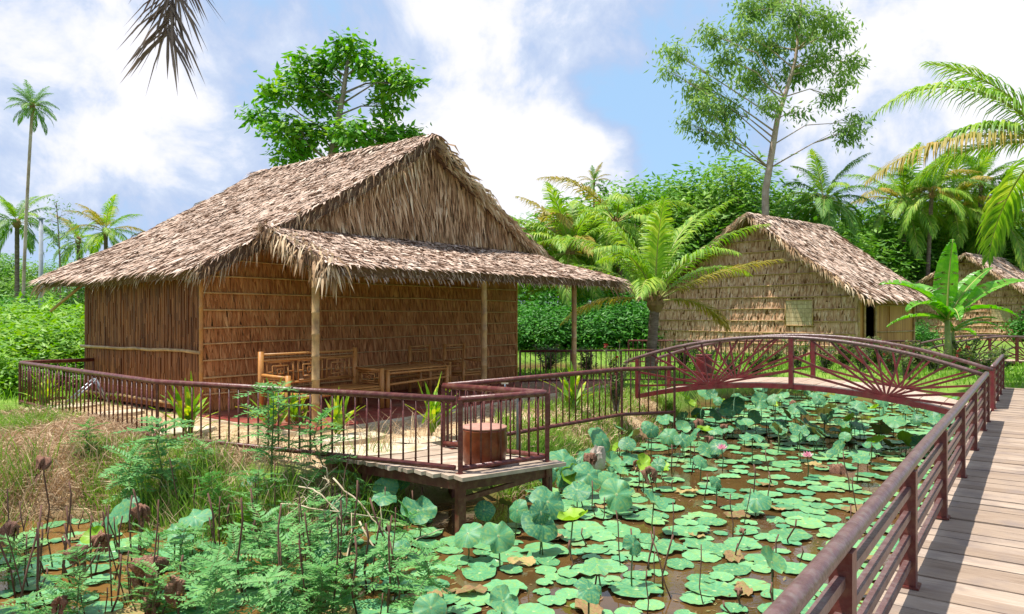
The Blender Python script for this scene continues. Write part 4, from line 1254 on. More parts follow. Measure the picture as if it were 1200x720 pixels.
e = [(330, 30, 80), (460, 55, 95), (400, 10, 60), (200, 110, 50), (80, 170, 50), (60, 225, 30), (170, 270, 75), (330, 260, 85), (250, 350, 75), (470, 230, 70), (560, 60, 55), (610, 110, 55), (650, 200, 45), (590, 310, 45), (640, 420, 50),
     (480, 365, 24), (250, 440, 40), (380, 150, 90), (120, 395, 34), (180, 430, 30), (540, 190, 60), (620, 250, 40), (250, 190, 55), (300, 110, 60), (660, 390, 35), (175, 340, 60), (390, 330, 45), (500, 120, 60)]
tree('tall_tree', 'very tall slender tree with pale trunk and airy drooping grey-green crown', ground(899, Y), [(897, 300, 0), (897, 225, 0), (906, 170, 0), (911, 140, 0), (922, 105, 0), (932, 72, 0), (938, 20, 0), (940, -20, 0)], Y,
     [(760 + x / 2.727, y / 2.727, r_ / 3.1, U(-2.2, 2.2), .85, (r_ / 70) ** 1.6) for x, y, r_ in e], .27, 'leaf_euc', .36, 62, barkm='palebark', droop=1.1, aspect=.30, cl=10, spread=.37, shell=.15, upf=False, taper=.86, bf=.26, twigs=9)
# background trees: three kinds, each copied with its own turn and size
def bg_tree(name, label, seed_blobs, leafm_, size, per, hgt, r, group, **kw):
    t = thing(name, label, 'tree', (0, 0, 0), 0, group)
    bl = [(Vector(c), rr, w_) for c, rr, w_ in seed_blobs]
    m_ = MB(); limbs(m_, [Vector((0, 0, 0)), Vector((.1, 0, hgt * .3)), Vector((0, .15, hgt * .55)), Vector((.15, 0, hgt * .8))], bl, r); m_.build('trunk', M['bark'], t, True)
    m_ = MB(); crown(m_, bl, size, per, **kw); m_.build('crown', M[leafm_], t)
    return t
def rblobs(n, R0, hlo, hhi, rb):
    out = []
    for i in range(n):
        a = i * 2.4 + U(-.3, .3); q = math.sqrt((i + .5) / n) * R0; z = hhi - (hhi - hlo) * (q / R0) ** 1.2 * U(.55, 1.05)
        s = rb * U(.75, 1.25); out.append(((q * math.cos(a), q * math.sin(a), z), (s, s, s * U(.75, 1.05)), (s / rb) ** 2))
    return out
t1 = bg_tree('background_tree', 'x', rblobs(15, 2.6, 1.0, 6.6, 1.25), 'leaf_bg', .27, 85, 7, .16, None, aspect=.4, cl=7, spread=.34)
t2 = bg_tree('background_tree', 'x', rblobs(14, 2.3, 1.6, 7.2, 1.1), 'leaf_bg2', .24, 85, 7.4, .15, None, aspect=.35, cl=7, spread=.32, droop=.5)
t3 = bg_tree('background_tree', 'x', rblobs(12, 2.0, .6, 5.0, 1.05), 'leaf_bg', .22, 80, 5, .13, None, aspect=.35, cl=7, spread=.28)
bgs = [(t1, 745, 205, 48, 'dark green tree left of the airy tall tree, above the short coconut palm'), (t2, 782, 200, 50, 'light green tree behind the short coconut palm'),
       (t1, 832, 182, 52, 'rounded green tree over the peak of the second hut'), (t2, 866, 166, 49, 'feathery tree at the foot of the tall slender tree, on its left side'),
       (t3, 922, 196, 46, 'bushy tree at the foot of the tall slender tree, on its right side'), (t2, 940, 206, 53, 'pale green tree between the tall slender tree and the dark coconut palm'),
       (t1, 1000, 232, 56, 'broad tree behind the ridge of the second hut'), (t1, 1040, 248, 58, 'green tree filling the gap right of the second hut ridge'),
       (t1, 1100, 255, 60, 'broad green tree behind the banana plant'), (t2, 1160, 250, 60, 'light tree behind the farthest hut'), (t2, 1075, 205, 62, 'light tree behind the drooping palms right of the second hut'), (t1, 1130, 212, 64, 'dark tree behind the palm crowns over the banana plant'), (t2, 1180, 216, 64, 'pale tree behind the palm crowns at the right margin'), (t1, 805, 205, 54, 'broad green tree left of the peak of the second hut'), (t1, 1215, 240, 60, 'tree beyond the farthest hut at the right margin'),
       (t2, 684, 232, 52, 'small tree between the two coconut palms right of the near gable'), (t1, 655, 228, 56, 'green tree behind the upright coconut palm'), (t2, 712, 214, 58, 'light green tree behind the yellowing coconut palm'),
       (t1, 590, 262, 52, 'tree showing just above the right edge of the near gable'), (t1, 8, 292, 56, 'dark tree at the far left edge'), (t3, 95, 296, 42, 'low tree left of the near roof behind the grey pole'),
       (t2, 50, 300, 50, 'light tree behind the grey pole'), (t3, 135, 300, 48, 'low tree at the left slope of the near roof'), (t1, -40, 285, 50, 'tree outside the left edge beside the dark one')]
used = set()
for src, px, ty, Y, lab in bgs:
    g = ground(px, Y); top = at(px, ty, Y).z
    ht = {t1: 7.6, t2: 8.1, t3: 5.9}[src]
    s = (top - g.z) / ht
    sc = (max(s, .8) * 1.25, max(s, .8) * 1.25, s)
    if src not in used:
        used.add(src); o = src; o.location = g; o.rotation_euler = (0, 0, U(0, 6)); o.scale = sc; o['label'] = lab; o['group'] = 'trees behind the huts'
    else:
        o = dup(src, g, U(0, 6.28), sc, label=lab, group='trees behind the huts')
# wispy young tree at left
Y = 36
tree('young_tree', 'thin wispy young tree with sparse pale leaves behind the grey pole', ground(72, Y), [(70, 300, 0), (68, 262, 0), (66, 238, 0)], Y,
     [(64, 240, 9, 0, 1, .5), (76, 252, 10, .3, 1, .5), (58, 258, 9, 0, 1, .5), (78, 272, 12, 0, 1, .7), (62, 280, 13, 0, 1, .8), (84, 290, 12, 0, 1, .8)], .05, 'leaf_wisp', .22, 26, cl=5, spread=.28, aspect=.3)

# shrubs and hedge bushes
def shrub(label, leafm_, size, per, h_, r_, name='shrub', group=None, **kw):
    t = thing(name, label, 'shrub', (0, 0, 0), 0, group)
    bl = []
    for i in range(10):
        a = i * 2.4; q = math.sqrt((i + .3) / 10) * r_
        s = r_ * U(.42, .6)
        bl.append((Vector((q * math.cos(a), q * math.sin(a), h_ * (.72 - .42 * q / r_) * U(.85, 1.15))), (s, s, s * .85 * h_ / max(r_, .1) * .8), 1.0))
    m_ = MB()
    for c, rr, w_ in bl: m_.tube([(0, 0, 0), (c.x * .4, c.y * .4, c.z * .5), tuple(c)], [.03, .022, .01], 5)
    m_.build('stems', M['bark'], t)
    m_ = MB(); crown(m_, bl, size, per, **kw); m_.build('foliage', M[leafm_], t)
    return t
hb1 = shrub('x', 'leaf_hedge', .17, 70, 2.0, 1.3, name='hedge_bush', cl=7, spread=.18, aspect=.45)
hb2 = shrub('x', 'leaf_hedge', .20, 60, 2.4, 1.4, name='hedge_bush', cl=7, spread=.2, aspect=.4)
cs1 = shrub('x', 'leaf_cassava', .20, 48, 1.7, 1.1, name='cassava_shrub', cl=7, spread=.16, aspect=.38, droop=.5)
HB = 'dense green hedge bush on the lawn beyond the garden pond'
first = {hb1: True, hb2: True, cs1: True}
def put(src, loc, sc, label, group):
    if first[src]:
        first[src] = False; o = src; o.location = loc; o.rotation_euler = (0, 0, U(0, 6)); o.scale = sc if hasattr(sc, '__len__') else (sc,) * 3; o['label'] = label; o['group'] = group
        return o
    return dup(src, loc, U(0, 6.28), sc, label=label, group=group)
for i, (px, Y, sc) in enumerate(((610, 36, 1.05), (632, 35, 1.0), (655, 36, 1.15), (676, 35.5, 1.0), (698, 36, 1.2), (722, 35.5, 1.1), (744, 36, 1.25), (768, 37, 1.2), (600, 37, 1.3), (643, 38, 1.4), (688, 38.5, 1.4), (730, 38, 1.4), (585, 38, 1.3))):
    put((hb1, hb2)[i % 2], ground(px, Y), sc, HB, 'hedge on the far lawn')
SB = 'low green bush far behind the fences and huts'
for i, (px, Y, sc) in enumerate(((780, 46, 1.3), (1085, 58, 1.2), (1068, 40, .8), (30, 40, 1.3), (60, 42, 1.3), (90, 44, 1.3), (0, 38, 1.4), (120, 46, 1.4), (1230, 46, 1.4), (1190, 58, 1.9), (1150, 60, 1.9), (1110, 60, 1.9), (1060, 60, 1.9))):
    put((hb1, hb2)[i % 2], ground(px, Y), sc, SB, 'low bushes in the distance')
for i, (px, Y, sc) in enumerate(((20, 17.5, 1.0), (48, 17, .95), (75, 17.8, 1.0), (12, 20.5, 1.25), (42, 21, 1.3), (70, 20.5, 1.2), (94, 19.5, 1.1), (-12, 18.5, 1.2), (88, 16.8, .7), (30, 24, 1.4), (62, 24, 1.45), (90, 23.5, 1.4), (-8, 23.5, 1.4), (2, 15.2, .6))):
    put(cs1, ground(px, Y), sc, 'bright green cassava shrub behind the far left corner of the yard fence', 'cassava shrubs left of the near hut')

# ---------------------------------------------------------------- banana
ban = thing('banana_plant', 'banana plant with big torn bright green leaves right of the second hut', 'plant', ground(1110, 22.5))
def banana_leaf(L, W, e0, droop, rollv, tilt):
    mb = MB(); K = 14; p = Vector((0, 0, 0)); e = e0; P, T = [p], []
    for i in range(K):
        s = (i + .5) / K; ee = e0 - droop * s ** 1.3
        t = Vector((math.cos(ee), 0, math.sin(ee))); T.append(t); p = p + t * (L / K); P.append(p)
    T.append(T[-1])
    mb.tube(P, [.035 * (1 - .8 * i / K) + .004 for i in range(K + 1)], 6, 0)
    for sg in (-1, 1):
        i = 2
        cut = 0
        prev = None
        for i in range(2, K * 3 + 1):
            f = min(i / 3, K - .001); j = int(f); q = P[j].lerp(P[j + 1], f - j); t = T[j]; s = i / (K * 3)
            wd = W / 2 * max(.03, math.sin(math.pi * min(1, (s * 1.0))) ** .5) * (1 - .25 * s)
            nrm = Vector((-t.z, 0, t.x))
            sd_ = Vector((0, sg * math.cos(tilt), 0)) + nrm * math.sin(tilt)
            edge = q + sd_ * wd - t * .03 + nrm * U(-.02, .02) - UP * (.10 * wd)
            mid_ = q + sd_ * wd * .5 + nrm * .02
            cur = (q, mid_, edge)
            if prev is not None and not cut:
                mb.add([prev[0], cur[0], cur[1], prev[1]], [(0, 1, 2, 3)], 1); mb.add([prev[1], cur[1], cur[2], prev[2]], [(0, 1, 2, 3)], 1)
            elif prev is not None:
                g = t * U(.015, .05)
                mb.add([prev[0], cur[0], cur[1] - g, prev[1] + g], [(0, 1, 2, 3)], 1); mb.add([prev[1] + g, cur[1] - g, cur[2] - g * 1.6 - UP * .03, prev[2] + g * 1.6], [(0, 1, 2, 3)], 1)
            cut = rnd.random() < .28
            prev = cur
    return mb.mesh('leaf', [M['rachis'], M['banana']], True)
bt = Vector((0, 0, 1.55))
m_ = MB()
m_.tube([(0, 0, 0), (.03, 0, .8), tuple(bt)], [.13, .10, .07], 12); m_.build('stem', M['banana_stem'], ban, True)
m_ = MB(); m_.tube([(.35, .2, 0), (.33, .2, .7), (.30, .2, 1.2)], [.09, .07, .04], 10); m_.build('stem', M['banana_stem'], ban, True)
for (az, L, W, e0, dr, roll) in ((262, 2.55, .95, 88, 16, 0), (20, 2.3, .8, 66, 40, .2), (172, 2.6, .8, 58, 68, -.3), (8, 2.9, .8, 48, 48, .3), (205, 2.1, .7, 42, 80, 0), (330, 2.0, .7, 35, 75, 0), (250, 1.8, .6, 40, 95, 0), (100, 2.2, .75, 60, 60, 0), (160, 1.8, .6, 18, 60, 0)):
    inst('leaf', banana_leaf(L, W, R(e0), R(dr), roll, R(28)), ban, bt, (roll, 0, R(az)))
for (az, L, W, e0, dr) in ((0, 1.5, .40, 30, 55), (30, 1.4, .4, 10, 40), (-30, 1.3, .4, 45, 60), (200, 1.2, .35, 50, 70)):
    inst('leaf', banana_leaf(L, W, R(e0), R(dr), 0, R(20)), ban, (.30, .2, 1.2), (0, 0, R(az)))

# ---------------------------------------------------------------- cordylines, ixora
def strap_plant(label, loc, hgt, n=20, sc=1.0):
    t = thing('cordyline', label, 'plant', loc, 0, 'yellow-green cordylines in the yard')
    m_ = MB()
    for k in range(3): m_.tube([(0, 0, -.05), (U(-.05, .05), U(-.05, .05), hgt * .3)], [.018, .012], 6)
    m_.build('stem', M['weedstem'], t)
    m_ = MB()
    for k in range(n):
        a = U(0, 6.28); e = R(U(38, 84)); d = Vector((math.cos(a) * math.cos(e), math.sin(a) * math.cos(e), math.sin(e)))
        L = hgt * U(.5, .85); w = U(.05, .085) * hgt / .8
        p = Vector((rnd.gauss(0, .04), rnd.gauss(0, .04), hgt * U(.05, .30)))
        sv = d.cross(UP).normalized()
        prev = None; q = p.copy(); dd = d.copy()
        for i in range(7):
            s = i / 6; ww = w * math.sin(math.pi * (.12 + .86 * s)) ** .8 * .5
            row = (q - sv * ww, q + UP * -.006, q + sv * ww)
            if prev:
                m_.add([prev[0], prev[1], prev[2], row[0], row[1], row[2]], [(0, 1, 4, 3), (1, 2, 5, 4)])
            prev = row; q = q + dd * (L / 6); dd = (dd - UP * U(.05, .20) * (1 - abs(dd.z) * .4)).normalized()
    m_.build('leaves', M['croton'], t)
    return t
for px, py, hh, n, lab in ((221, 512, .88, 26, 'yellow-green cordyline behind the fence below the corner of the reed wall'), (318, 506, .80, 22, 'yellow-green cordyline in front of the bamboo bench'),
                           (395, 512, .70, 26, 'bushy yellow-green cordyline between the bench and the fence, partly behind ferny weeds'), (505, 512, .84, 24, 'yellow-green cordyline beside the inner corner of the jetty railing'),
                           (671, 480, .86, 24, 'yellow-green cordyline behind the bank fence under the last porch post'), (52, 478, .72, 18, 'yellow cordyline inside the far left corner of the yard fence'), (345, 500, .66, 20, 'small cordyline right of the bench leg')):
    strap_plant(lab, gp(px, py, -.09), hh, n)
def ixora(label, loc, h_, flowers=True):
    t = thing('flowering_shrub', label, 'shrub', loc)
    ends = [Vector((U(-.32, .32), U(-.25, .25), h_ * U(.35, 1.0))) for _ in range(20)]
    m_ = MB()
    for e_ in ends: m_.tube([(U(-.04, .04), U(-.04, .04), 0), (e_.x * .5, e_.y * .5, e_.z * .6), tuple(e_)], [.011, .009, .005], 4)
    m_.build('stems', M['bark'], t)
    m_ = MB()
    for e_ in ends:
        for k in range(18):
            s = U(.35, 1); p = Vector((e_.x * s, e_.y * s, e_.z * s)); a = U(0, 6.28); d = Vector((math.cos(a), math.sin(a), U(-.1, .9))).normalized()
            m_.leaf(p, d, U(.10, .17), U(.04, .06), d.cross(UP).normalized(), .15)
    m_.build('foliage', M['ixora'], t)
    if flowers:
        m_ = MB()
        for e_ in ends[:9]:
            for k in range(22):
                d = Vector((rnd.gauss(0, 1), rnd.gauss(0, 1), rnd.gauss(.4, 1))).normalized(); m_.leaf(e_ + d * .01, d, .05, .03, d.cross(Vector((.3, .2, 1))).normalized())
        m_.build('blossom', M['ixora_f'], t)
    return t
ixora('leggy shrub with reddish leaf tips and red blossom at the bend of the bank fence', gp(722, 482, -.15), 1.45)
ixora('small red-flowered shrub behind the arched bridge in front of the second hut door', ground(1045, 20.5), 1.0)
ixora('low green shrub under the fan bars of the arched bridge near its mid post', ground(905, 22.5), .95, False)
ixora('low green shrub behind the right half of the arched bridge', ground(1010, 21.6), .8, False)
ixora('leafy shrub below the banana plant behind the bridge railing', ground(1128, 20.0), 1.0)

gs = ixora('bushy garden plant among the grass behind the arched bridge', ground(860, 20.8), .9, False)
gs['group'] = 'garden plants behind the arched bridge'
for px, Y, sc in ((825, 21.5, 1.0), (885, 21.4, .8), (935, 22.5, 1.1), (965, 21.5, .9), (990, 23, 1.2), (1030, 23.3, 1.15), (1075, 22, 1.05), (1095, 20.5, .9), (1130, 22.6, 1.2), (1060, 19.6, .75), (1150, 19, .9), (1170, 20.5, 1.0), (800, 23.0, 1.1), (640, 21, 1.0), (690, 20.6, .9)):
    dup(gs, ground(px, Y), U(0, 6.28), (sc * 1.3, sc * 1.3, sc), group=gs['group'])
# ---------------------------------------------------------------- lotus pond
def disc_mesh(name, m_, cup, wave, seed, nseg=26, rim=0.0, notch=False, crumple=0.0):
    rr = random.Random(seed); mb = MB()
    ph, p2 = rr.uniform(0, 6), rr.uniform(0, 6); k1, k2 = rr.choice((3, 4, 5)), rr.choice((7, 8, 9))
    rings = (0.10, .35, .62, .85, 1.0)
    tears = [(rr.uniform(0, 6.28), rr.uniform(.05, .38), rr.uniform(.15, .5)) for _ in range(rr.randrange(1, 5))]
    vs = [Vector((0, 0, -.03))]
    for q in rings:
        for j in range(nseg):
            a = 2 * math.pi * j / nseg
            r_ = q * (1 + .05 * math.sin(2 * a + ph) + .03 * math.sin(k1 * a + p2) * q)
            z = cup * q * q + wave * q ** 2.2 * (math.sin(k1 * a + ph) * .6 + math.sin(k2 * a + p2) * .4) + (rim * max(0, q - .84) * 5) - (.03 * (1 - q / .35) if q < .35 else 0)
            z += crumple * rr.gauss(0, 1) * q
            for (a0, dp, wd_) in tears:                                    # torn and curled places on the edge
                da = abs((a - a0 + math.pi) % (2 * math.pi) - math.pi)
                if da < wd_ and q > .6: r_ *= 1 - dp * (1 - da / wd_) * (q - .6) / .4; z += dp * .25 * (1 - da / wd_)
            z += .012 * (1 if j % 2 else -1) * q                       # radial veins
            vs.append(Vector((r_ * math.cos(a), r_ * math.sin(a), z)))
    fs = [(0, 1 + j, 1 + (j + 1) % nseg) for j in range(nseg)]
    for i in range(len(rings) - 1):
        for j in range(nseg):
            a, b = 1 + i * nseg + j, 1 + i * nseg + (j + 1) % nseg
            fs.append((a, a + nseg, b + nseg, b))
    mb.add(vs, fs)
    return mb.mesh(name, M[m_], True)
pads = [disc_mesh('lotus_pad', 'pad', .015, .03, 100 + i, rim=.03 * (i % 3)) for i in range(16)]
cups = [disc_mesh('leaf', 'lotus', c, wv, 200 + i) for i, (c, wv) in enumerate(((-.22, .10), (-.12, .16), (.22, .12), (.30, .10), (-.30, .14), (.08, .20), (-.20, .2), (-.1, .12), (.2, .2), (-.26, .18)))]
ycup = [disc_mesh('leaf', 'lotus_y', .35, .16, 300 + i) for i in range(2)]

def pxy(p):
    return 600 + F * p.x / p.y, HY - F * (p.z - H) / p.y
def density(px, py, Y_):
    if px < 190: return .16
    if px < 400: return .25
    if 850 < px < 930 and 600 < py < 720: return .55
    if 800 < px < 900 and 500 < py < 575: return .50
    if px > 950 and 500 < py < 560: return .6
    return .86 if Y_ < 9 else .6
def jet_local(p):
    q = p - C1
    return -.1 < q.dot(ex) < La + .1 and -.1 < q.dot(ey) < Lb + .4
placed = []
cell = {}
cand = 0
extra = []
while cand < 9000:
    cand += 1
    Y = 4.7 + (20.3 - 4.7) * rnd.random() ** 1.3
    X = U(-.75, .74) * Y
    p = Vector((X, Y, ZW))
    px, py = pxy(p)
    if not (-20 < px < 1215 and py < 745): continue
    if rnd.random() > density(px, py, Y): continue
    sd_ = pond_sd(X, Y)
    r_ = min(.27, max(.08, rnd.gauss(.160, .055)))
    if Y > 11: r_ = min(.30, r_ * 1.15)
    if sd_ > -r_ * .6: continue
    if jet_local(p): continue
    if (p - L0).dot(V) < -.05: continue
    k = (int(X // .7), int(Y // .7)); ok = True
    for dx in (-1, 0, 1):
        for dy in (-1, 0, 1):
            for (qx, qy, qr) in cell.get((k[0] + dx, k[1] + dy), ()):
                if (qx - X) ** 2 + (qy - Y) ** 2 < ((qr + r_) * .72) ** 2: ok = False
    if not ok: continue
    cell.setdefault(k, []).append((X, Y, r_)); placed.append((X, Y, r_))
placed.sort(key=lambda t: -t[2] ** 1.0 / t[1] ** 1.5)
print('pads', len(placed))
PADL = 'round green lotus pad floating flat on the brown pond water'
mbx = MB()
for i, (X, Y, r_) in enumerate(placed):
    z = ZW + .006 + .012 * (i % 5) / 5
    if i < 290:
        o = inst('lotus_pad', rnd.choice(pads), None, (X, Y, z), (R(rnd.gauss(0, 1.6)), R(rnd.gauss(0, 1.6)), U(0, 6.28)), (r_, r_ * U(.86, 1), r_))
        tag(o, PADL, 'lotus pad', 'floating lotus pads')
    else:
        me_ = pads[i % 7]; Mx = Matrix.Translation((X, Y, z)) @ Matrix.Rotation(U(0, 6.28), 4, 'Z') @ Matrix.Scale(r_, 4)
        mbx.add([Mx @ v.co for v in me_.vertices], [tuple(p.vertices) for p in me_.polygons])
if mbx.v:
    tag(mbx.build('distant_lotus_pads', M['pad_far'], None, True), 'farther small lotus pads covering the pond towards and beyond the bridge', 'lotus pads', kind='stuff')

DP = 'shrivelled brown lotus pad lying on the pond water among green ones'
dps = [disc_mesh('withered_pad', 'deadpad', .03, .10, 400 + i, crumple=.05) for i in range(4)]
nb_ = 0
while nb_ < 46:
    Y = 5.0 + 10 * rnd.random(); X = U(-.7, .62) * Y; p = Vector((X, Y, ZW))
    px, py = pxy(p)
    if not (0 < px < 1150 and py < 730) or pond_sd(X, Y) > -.2 or jet_local(p) or (p - L0).dot(V) < .2: continue
    r_ = U(.07, .19)
    o = inst('withered_pad', rnd.choice(dps), None, (X, Y, ZW + .024 + .01 * rnd.random()), (R(rnd.gauss(0, 5)), R(rnd.gauss(0, 5)), U(0, 6.28)), (r_, r_ * U(.5, 1), r_))
    tag(o, DP, 'dead leaf', 'withered pads floating on the pond'); nb_ += 1

def stem_path(h_, bend=.05):
    a = U(0, 6.28)
    return [(0, 0, -.15), (bend * .3 * math.cos(a), bend * .3 * math.sin(a), h_ * .5), (0, 0, h_)]
stem_me = {}
for q in range(4):
    m_ = MB(); a = U(0, 6.28); m_.tube([(U(-.05, .05), U(-.05, .05), 0), (U(-.03, .03), U(-.03, .03), .5), (0, 0, 1)], .0075, 5); stem_me[q] = m_.mesh('stem', M['lstem'], True)
def raised(loc, r_, h_, tilt, az, young=False, label=None, flat=False):
    t = thing('lotus_leaf', label or 'lotus leaf raised on its stem above the pond', 'lotus leaf', loc, 0, 'raised lotus leaves')
    rot = (Matrix.Rotation(az, 4, 'Z') @ Matrix.Rotation(tilt, 4, 'Y') @ Matrix.Rotation(U(0, 6.28), 4, 'Z')).to_euler()
    inst('leaf', rnd.choice(ycup) if young else (cups[rnd.choice((0, 1, 5, 6, 7, 9))] if flat else rnd.choice(cups)), t, (0, 0, h_), rot, r_)
    inst('stem', stem_me[rnd.randrange(4)], t, (0, 0, -.12), (0, 0, U(0, 6)), (1, 1, h_ + .12 - .02 * r_))
    return t
CAMAZ = R(-90)
spots = [  # photo px, py of the leaf centre, radius px, height above the water, tilt towards the viewer
    (660, 540, 25, .42, 48), (640, 552, 20, .35, 55), (690, 556, 25, .30, 42), (716, 562, 21, .28, 40), (634, 600, 18, .42, 70), (567, 598, 17, .25, 62), (490, 598, 28, .30, 48), (452, 572, 20, .36, 62), (470, 560, 17, .40, 58),
    (548, 625, 25, .26, 46), (584, 628, 27, .30, 52), (635, 612, 32, .32, 36), (642, 588, 28, .42, 52), (606, 598, 18, .3, 62), (676, 574, 24, .25, 30), (858, 474, 19, .62, 52), (838, 503, 13, .3, 25), (870, 496, 12, .32, 55), (885, 488, 12, .38, 60), (906, 468, 10, .6, 52),
    (1006, 538, 19, .35, 12), (1022, 523, 15, .28, 10), (990, 512, 9, .35, 58), (742, 638, 17, .36, 60), (700, 662, 24, .22, 14), (690, 690, 25, .32, 25), (590, 704, 25, .25, 35), (505, 712, 26, .3, 50), (420, 560, 18, .30, 60), (400, 590, 16, .25, 40),
    (228, 606, 25, .40, 30), (292, 562, 15, .46, 22), (212, 628, 20, .3, 16), (205, 622, 14, .36, 35), (150, 590, 16, .3, 50), (700, 508, 15, .40, 52), (735, 520, 14, .36, 48), (760, 500, 12, .40, 48), (800, 515, 14, .32, 50), (822, 540, 13, .3, 45), (1035, 470, 11, .5, 50), (1060, 480, 10, .5, 40),
    (940, 480, 10, .45, 50), (960, 468, 10, .5, 50), (1000, 460, 10, .6, 45), (1075, 470, 9, .5, 50), (840, 565, 12, .3, 62), (770, 545, 13, .32, 55), (380, 640, 17, .25, 45), (430, 650, 16, .28, 50), (330, 690, 18, .2, 40), (470, 640, 16, .24, 40)]
for (px, py, rp, h_, tl) in spots:
    z = ZW + h_; p = gp(px, py, z)
    r_ = min(.27, .74 * rp / F * p.y)
    raised(Vector((p.x, p.y, ZW)), r_, h_, R(tl + U(-6, 6)), CAMAZ + R(U(-35, 35)), flat=True)
nr = 0
for k in range(6000):
    if nr >= 175: break
    Y = 5.2 + 15 * rnd.random() ** .8; X = U(-.72, .72) * Y
    p = Vector((X, Y, ZW)); px, py = pxy(p); s_ = pond_sd(X, Y)
    if not (0 < px < 1200 and py < 735) or s_ > -.05 or jet_local(p) or (p - L0).dot(V) < .15: continue
    pr = .12
    if Y > 11: pr = .75 if px > 640 else .2
    elif s_ > -.8 and px > 600: pr = .8
    elif px < 480: pr = .13
    elif px > 800 and Y < 10: pr = .05
    if rnd.random() > pr: continue
    yg = rnd.random() < .13
    raised(p, U(.10, .20) * (.8 if yg else 1), U(.10, .5) * (1.0 if Y > 10 else .8), R(U(5, 62)), CAMAZ + rnd.gauss(0, 1.2), yg)
    nr += 1
print('raised', nr)

# dead leaves hanging from brown stems
def dead_leaf_mesh(seed):
    rr = random.Random(seed); mb = MB(); ns = 22; ph = rr.uniform(0, 6); k1 = rr.choice((4, 5, 6))
    vs = [Vector((0, 0, .02))]
    rings = [(.10, 0.0), (.30, -.03), (.44, -.25), (.42, -.60), (.34, -.95), (.30, -1.25)]
    for i, (q, z) in enumerate(rings):
        for j in range(ns):
            a = 2 * math.pi * j / ns
            f = 1 + (.50 * math.sin(k1 * a + ph + .5 * i) + .3 * math.sin((k1 * 2 + 1) * a + i)) * min(1, i / 2) + rr.gauss(0, .12)
            vs.append(Vector((q * f * math.cos(a) * 1.25, q * f * math.sin(a) * .85, z + .34 * math.sin(2 * a + ph) * i / 3 + .2 * math.sin(k1 * a) * i / 4 + rr.gauss(0, .06))))
    fs = [(0, 1 + j, 1 + (j + 1) % ns) for j in range(ns)]
    for i in range(len(rings) - 1):
        for j in range(ns):
            if i >= 3 and rr.random() < .35: continue
            a, b = 1 + i * ns + j, 1 + i * ns + (j + 1) % ns
            fs.append((a, a + ns, b + ns, b))
    mb.add(vs, fs)
    return mb.mesh('leaf', M['deadleaf'], True)
dlm = [dead_leaf_mesh(i) for i in range(4)]
dst = []
for q in range(4):
    m_ = MB(); a = U(0, 6)
    m_.tube([(U(-.06, .06), U(-.06, .06), 0), (U(-.04, .04), U(-.04, .04), .4), (U(-.02, .02), U(-.02, .02), .8), (0, 0, 1)], .008, 5); dst.append(m_.mesh('stem', M['deadstem'], True))
DL = 'withered brown lotus leaf hanging crumpled from its stem'
for i, (px, py, sz, h_) in enumerate(((172, 655, 34, .42), (208, 678, 22, .36), (90, 640, 22, .40), (165, 592, 17, .55), (118, 626, 17, .36), (14, 612, 18, .5), (52, 536, 14, .8), (690, 532, 12, .42), (762, 548, 13, .36), (748, 540, 9, .4), (818, 492, 11, .45), (790, 508, 9, .35), (178, 705, 20, .2), (832, 512, 8, .3), (850, 498, 9, .35),
                                           (980, 545, 13, .12), (865, 690, 10, .15), (735, 520, 9, .35), (870, 620, 8, .2), (930, 470, 8, .4), (70, 700, 12, .25))):
    p = gp(px, py, ZW + h_)
    t = thing('dead_lotus_leaf', DL if i > 1 else ('biggest withered brown lotus leaf, drooping over floating pads at bottom left', 'long folded brown lotus leaf just right of the biggest withered one')[i], 'dead leaf', (p.x, p.y, ZW), 0, 'withered lotus leaves')
    s = sz / F * p.y * .92
    inst('leaf', dlm[i % 4], t, (0, 0, h_), (U(-.3, .3), U(-.3, .3), U(0, 6)), (s, s, s * U(.8, 1.1)))
    inst('stem', dst[i % 4], t, (0, 0, -.1), (0, 0, U(0, 6)), (1, 1, h_ + .1))
SL = 'thin bare brown lotus stem standing in the pond'
nd = 0
while nd < 150:
    if nd < 100: px, py = U(12, 500), U(600, 730)
    else: px, py = U(640, 1020), U(490, 725)
    p = gp(px, py, ZW)
    if pond_sd(p.x, p.y) > .05 or jet_local(p) or (p - L0).dot(V) < .1: continue
    hgt = U(.25, .95) if px < 500 else U(.2, .6)
    o = inst('dry_lotus_stalk', rnd.choice(dst), None, (p.x, p.y, ZW - .08), (R(rnd.gauss(0, 7)), R(rnd.gauss(0, 7)), U(0, 6)), (U(.6, 1.1),) * 2 + (hgt,))
    tag(o, SL, 'dead stem', 'bare lotus stems'); nd += 1
mb = MB(); nb_ = 0
while nb_ < 1500:
    Y = 4.9 + 9 * rnd.random(); X = U(-.72, .62) * Y; p = Vector((X, Y, ZW))
    if pond_sd(X, Y) > -.02 or (p - L0).dot(V) < .05: continue
    d = Vector((U(-1, 1), U(-1, 1), U(-.05, .1))).normalized()
    mb.leaf(p + UP * .006, d, U(.02, .09), U(.008, .03), d.cross(UP).normalized(), .05); nb_ += 1
tag(mb.build('pond_debris', M['deadpad']), 'brown bits of dead leaf drifting on the pond water', 'debris', kind='stuff')
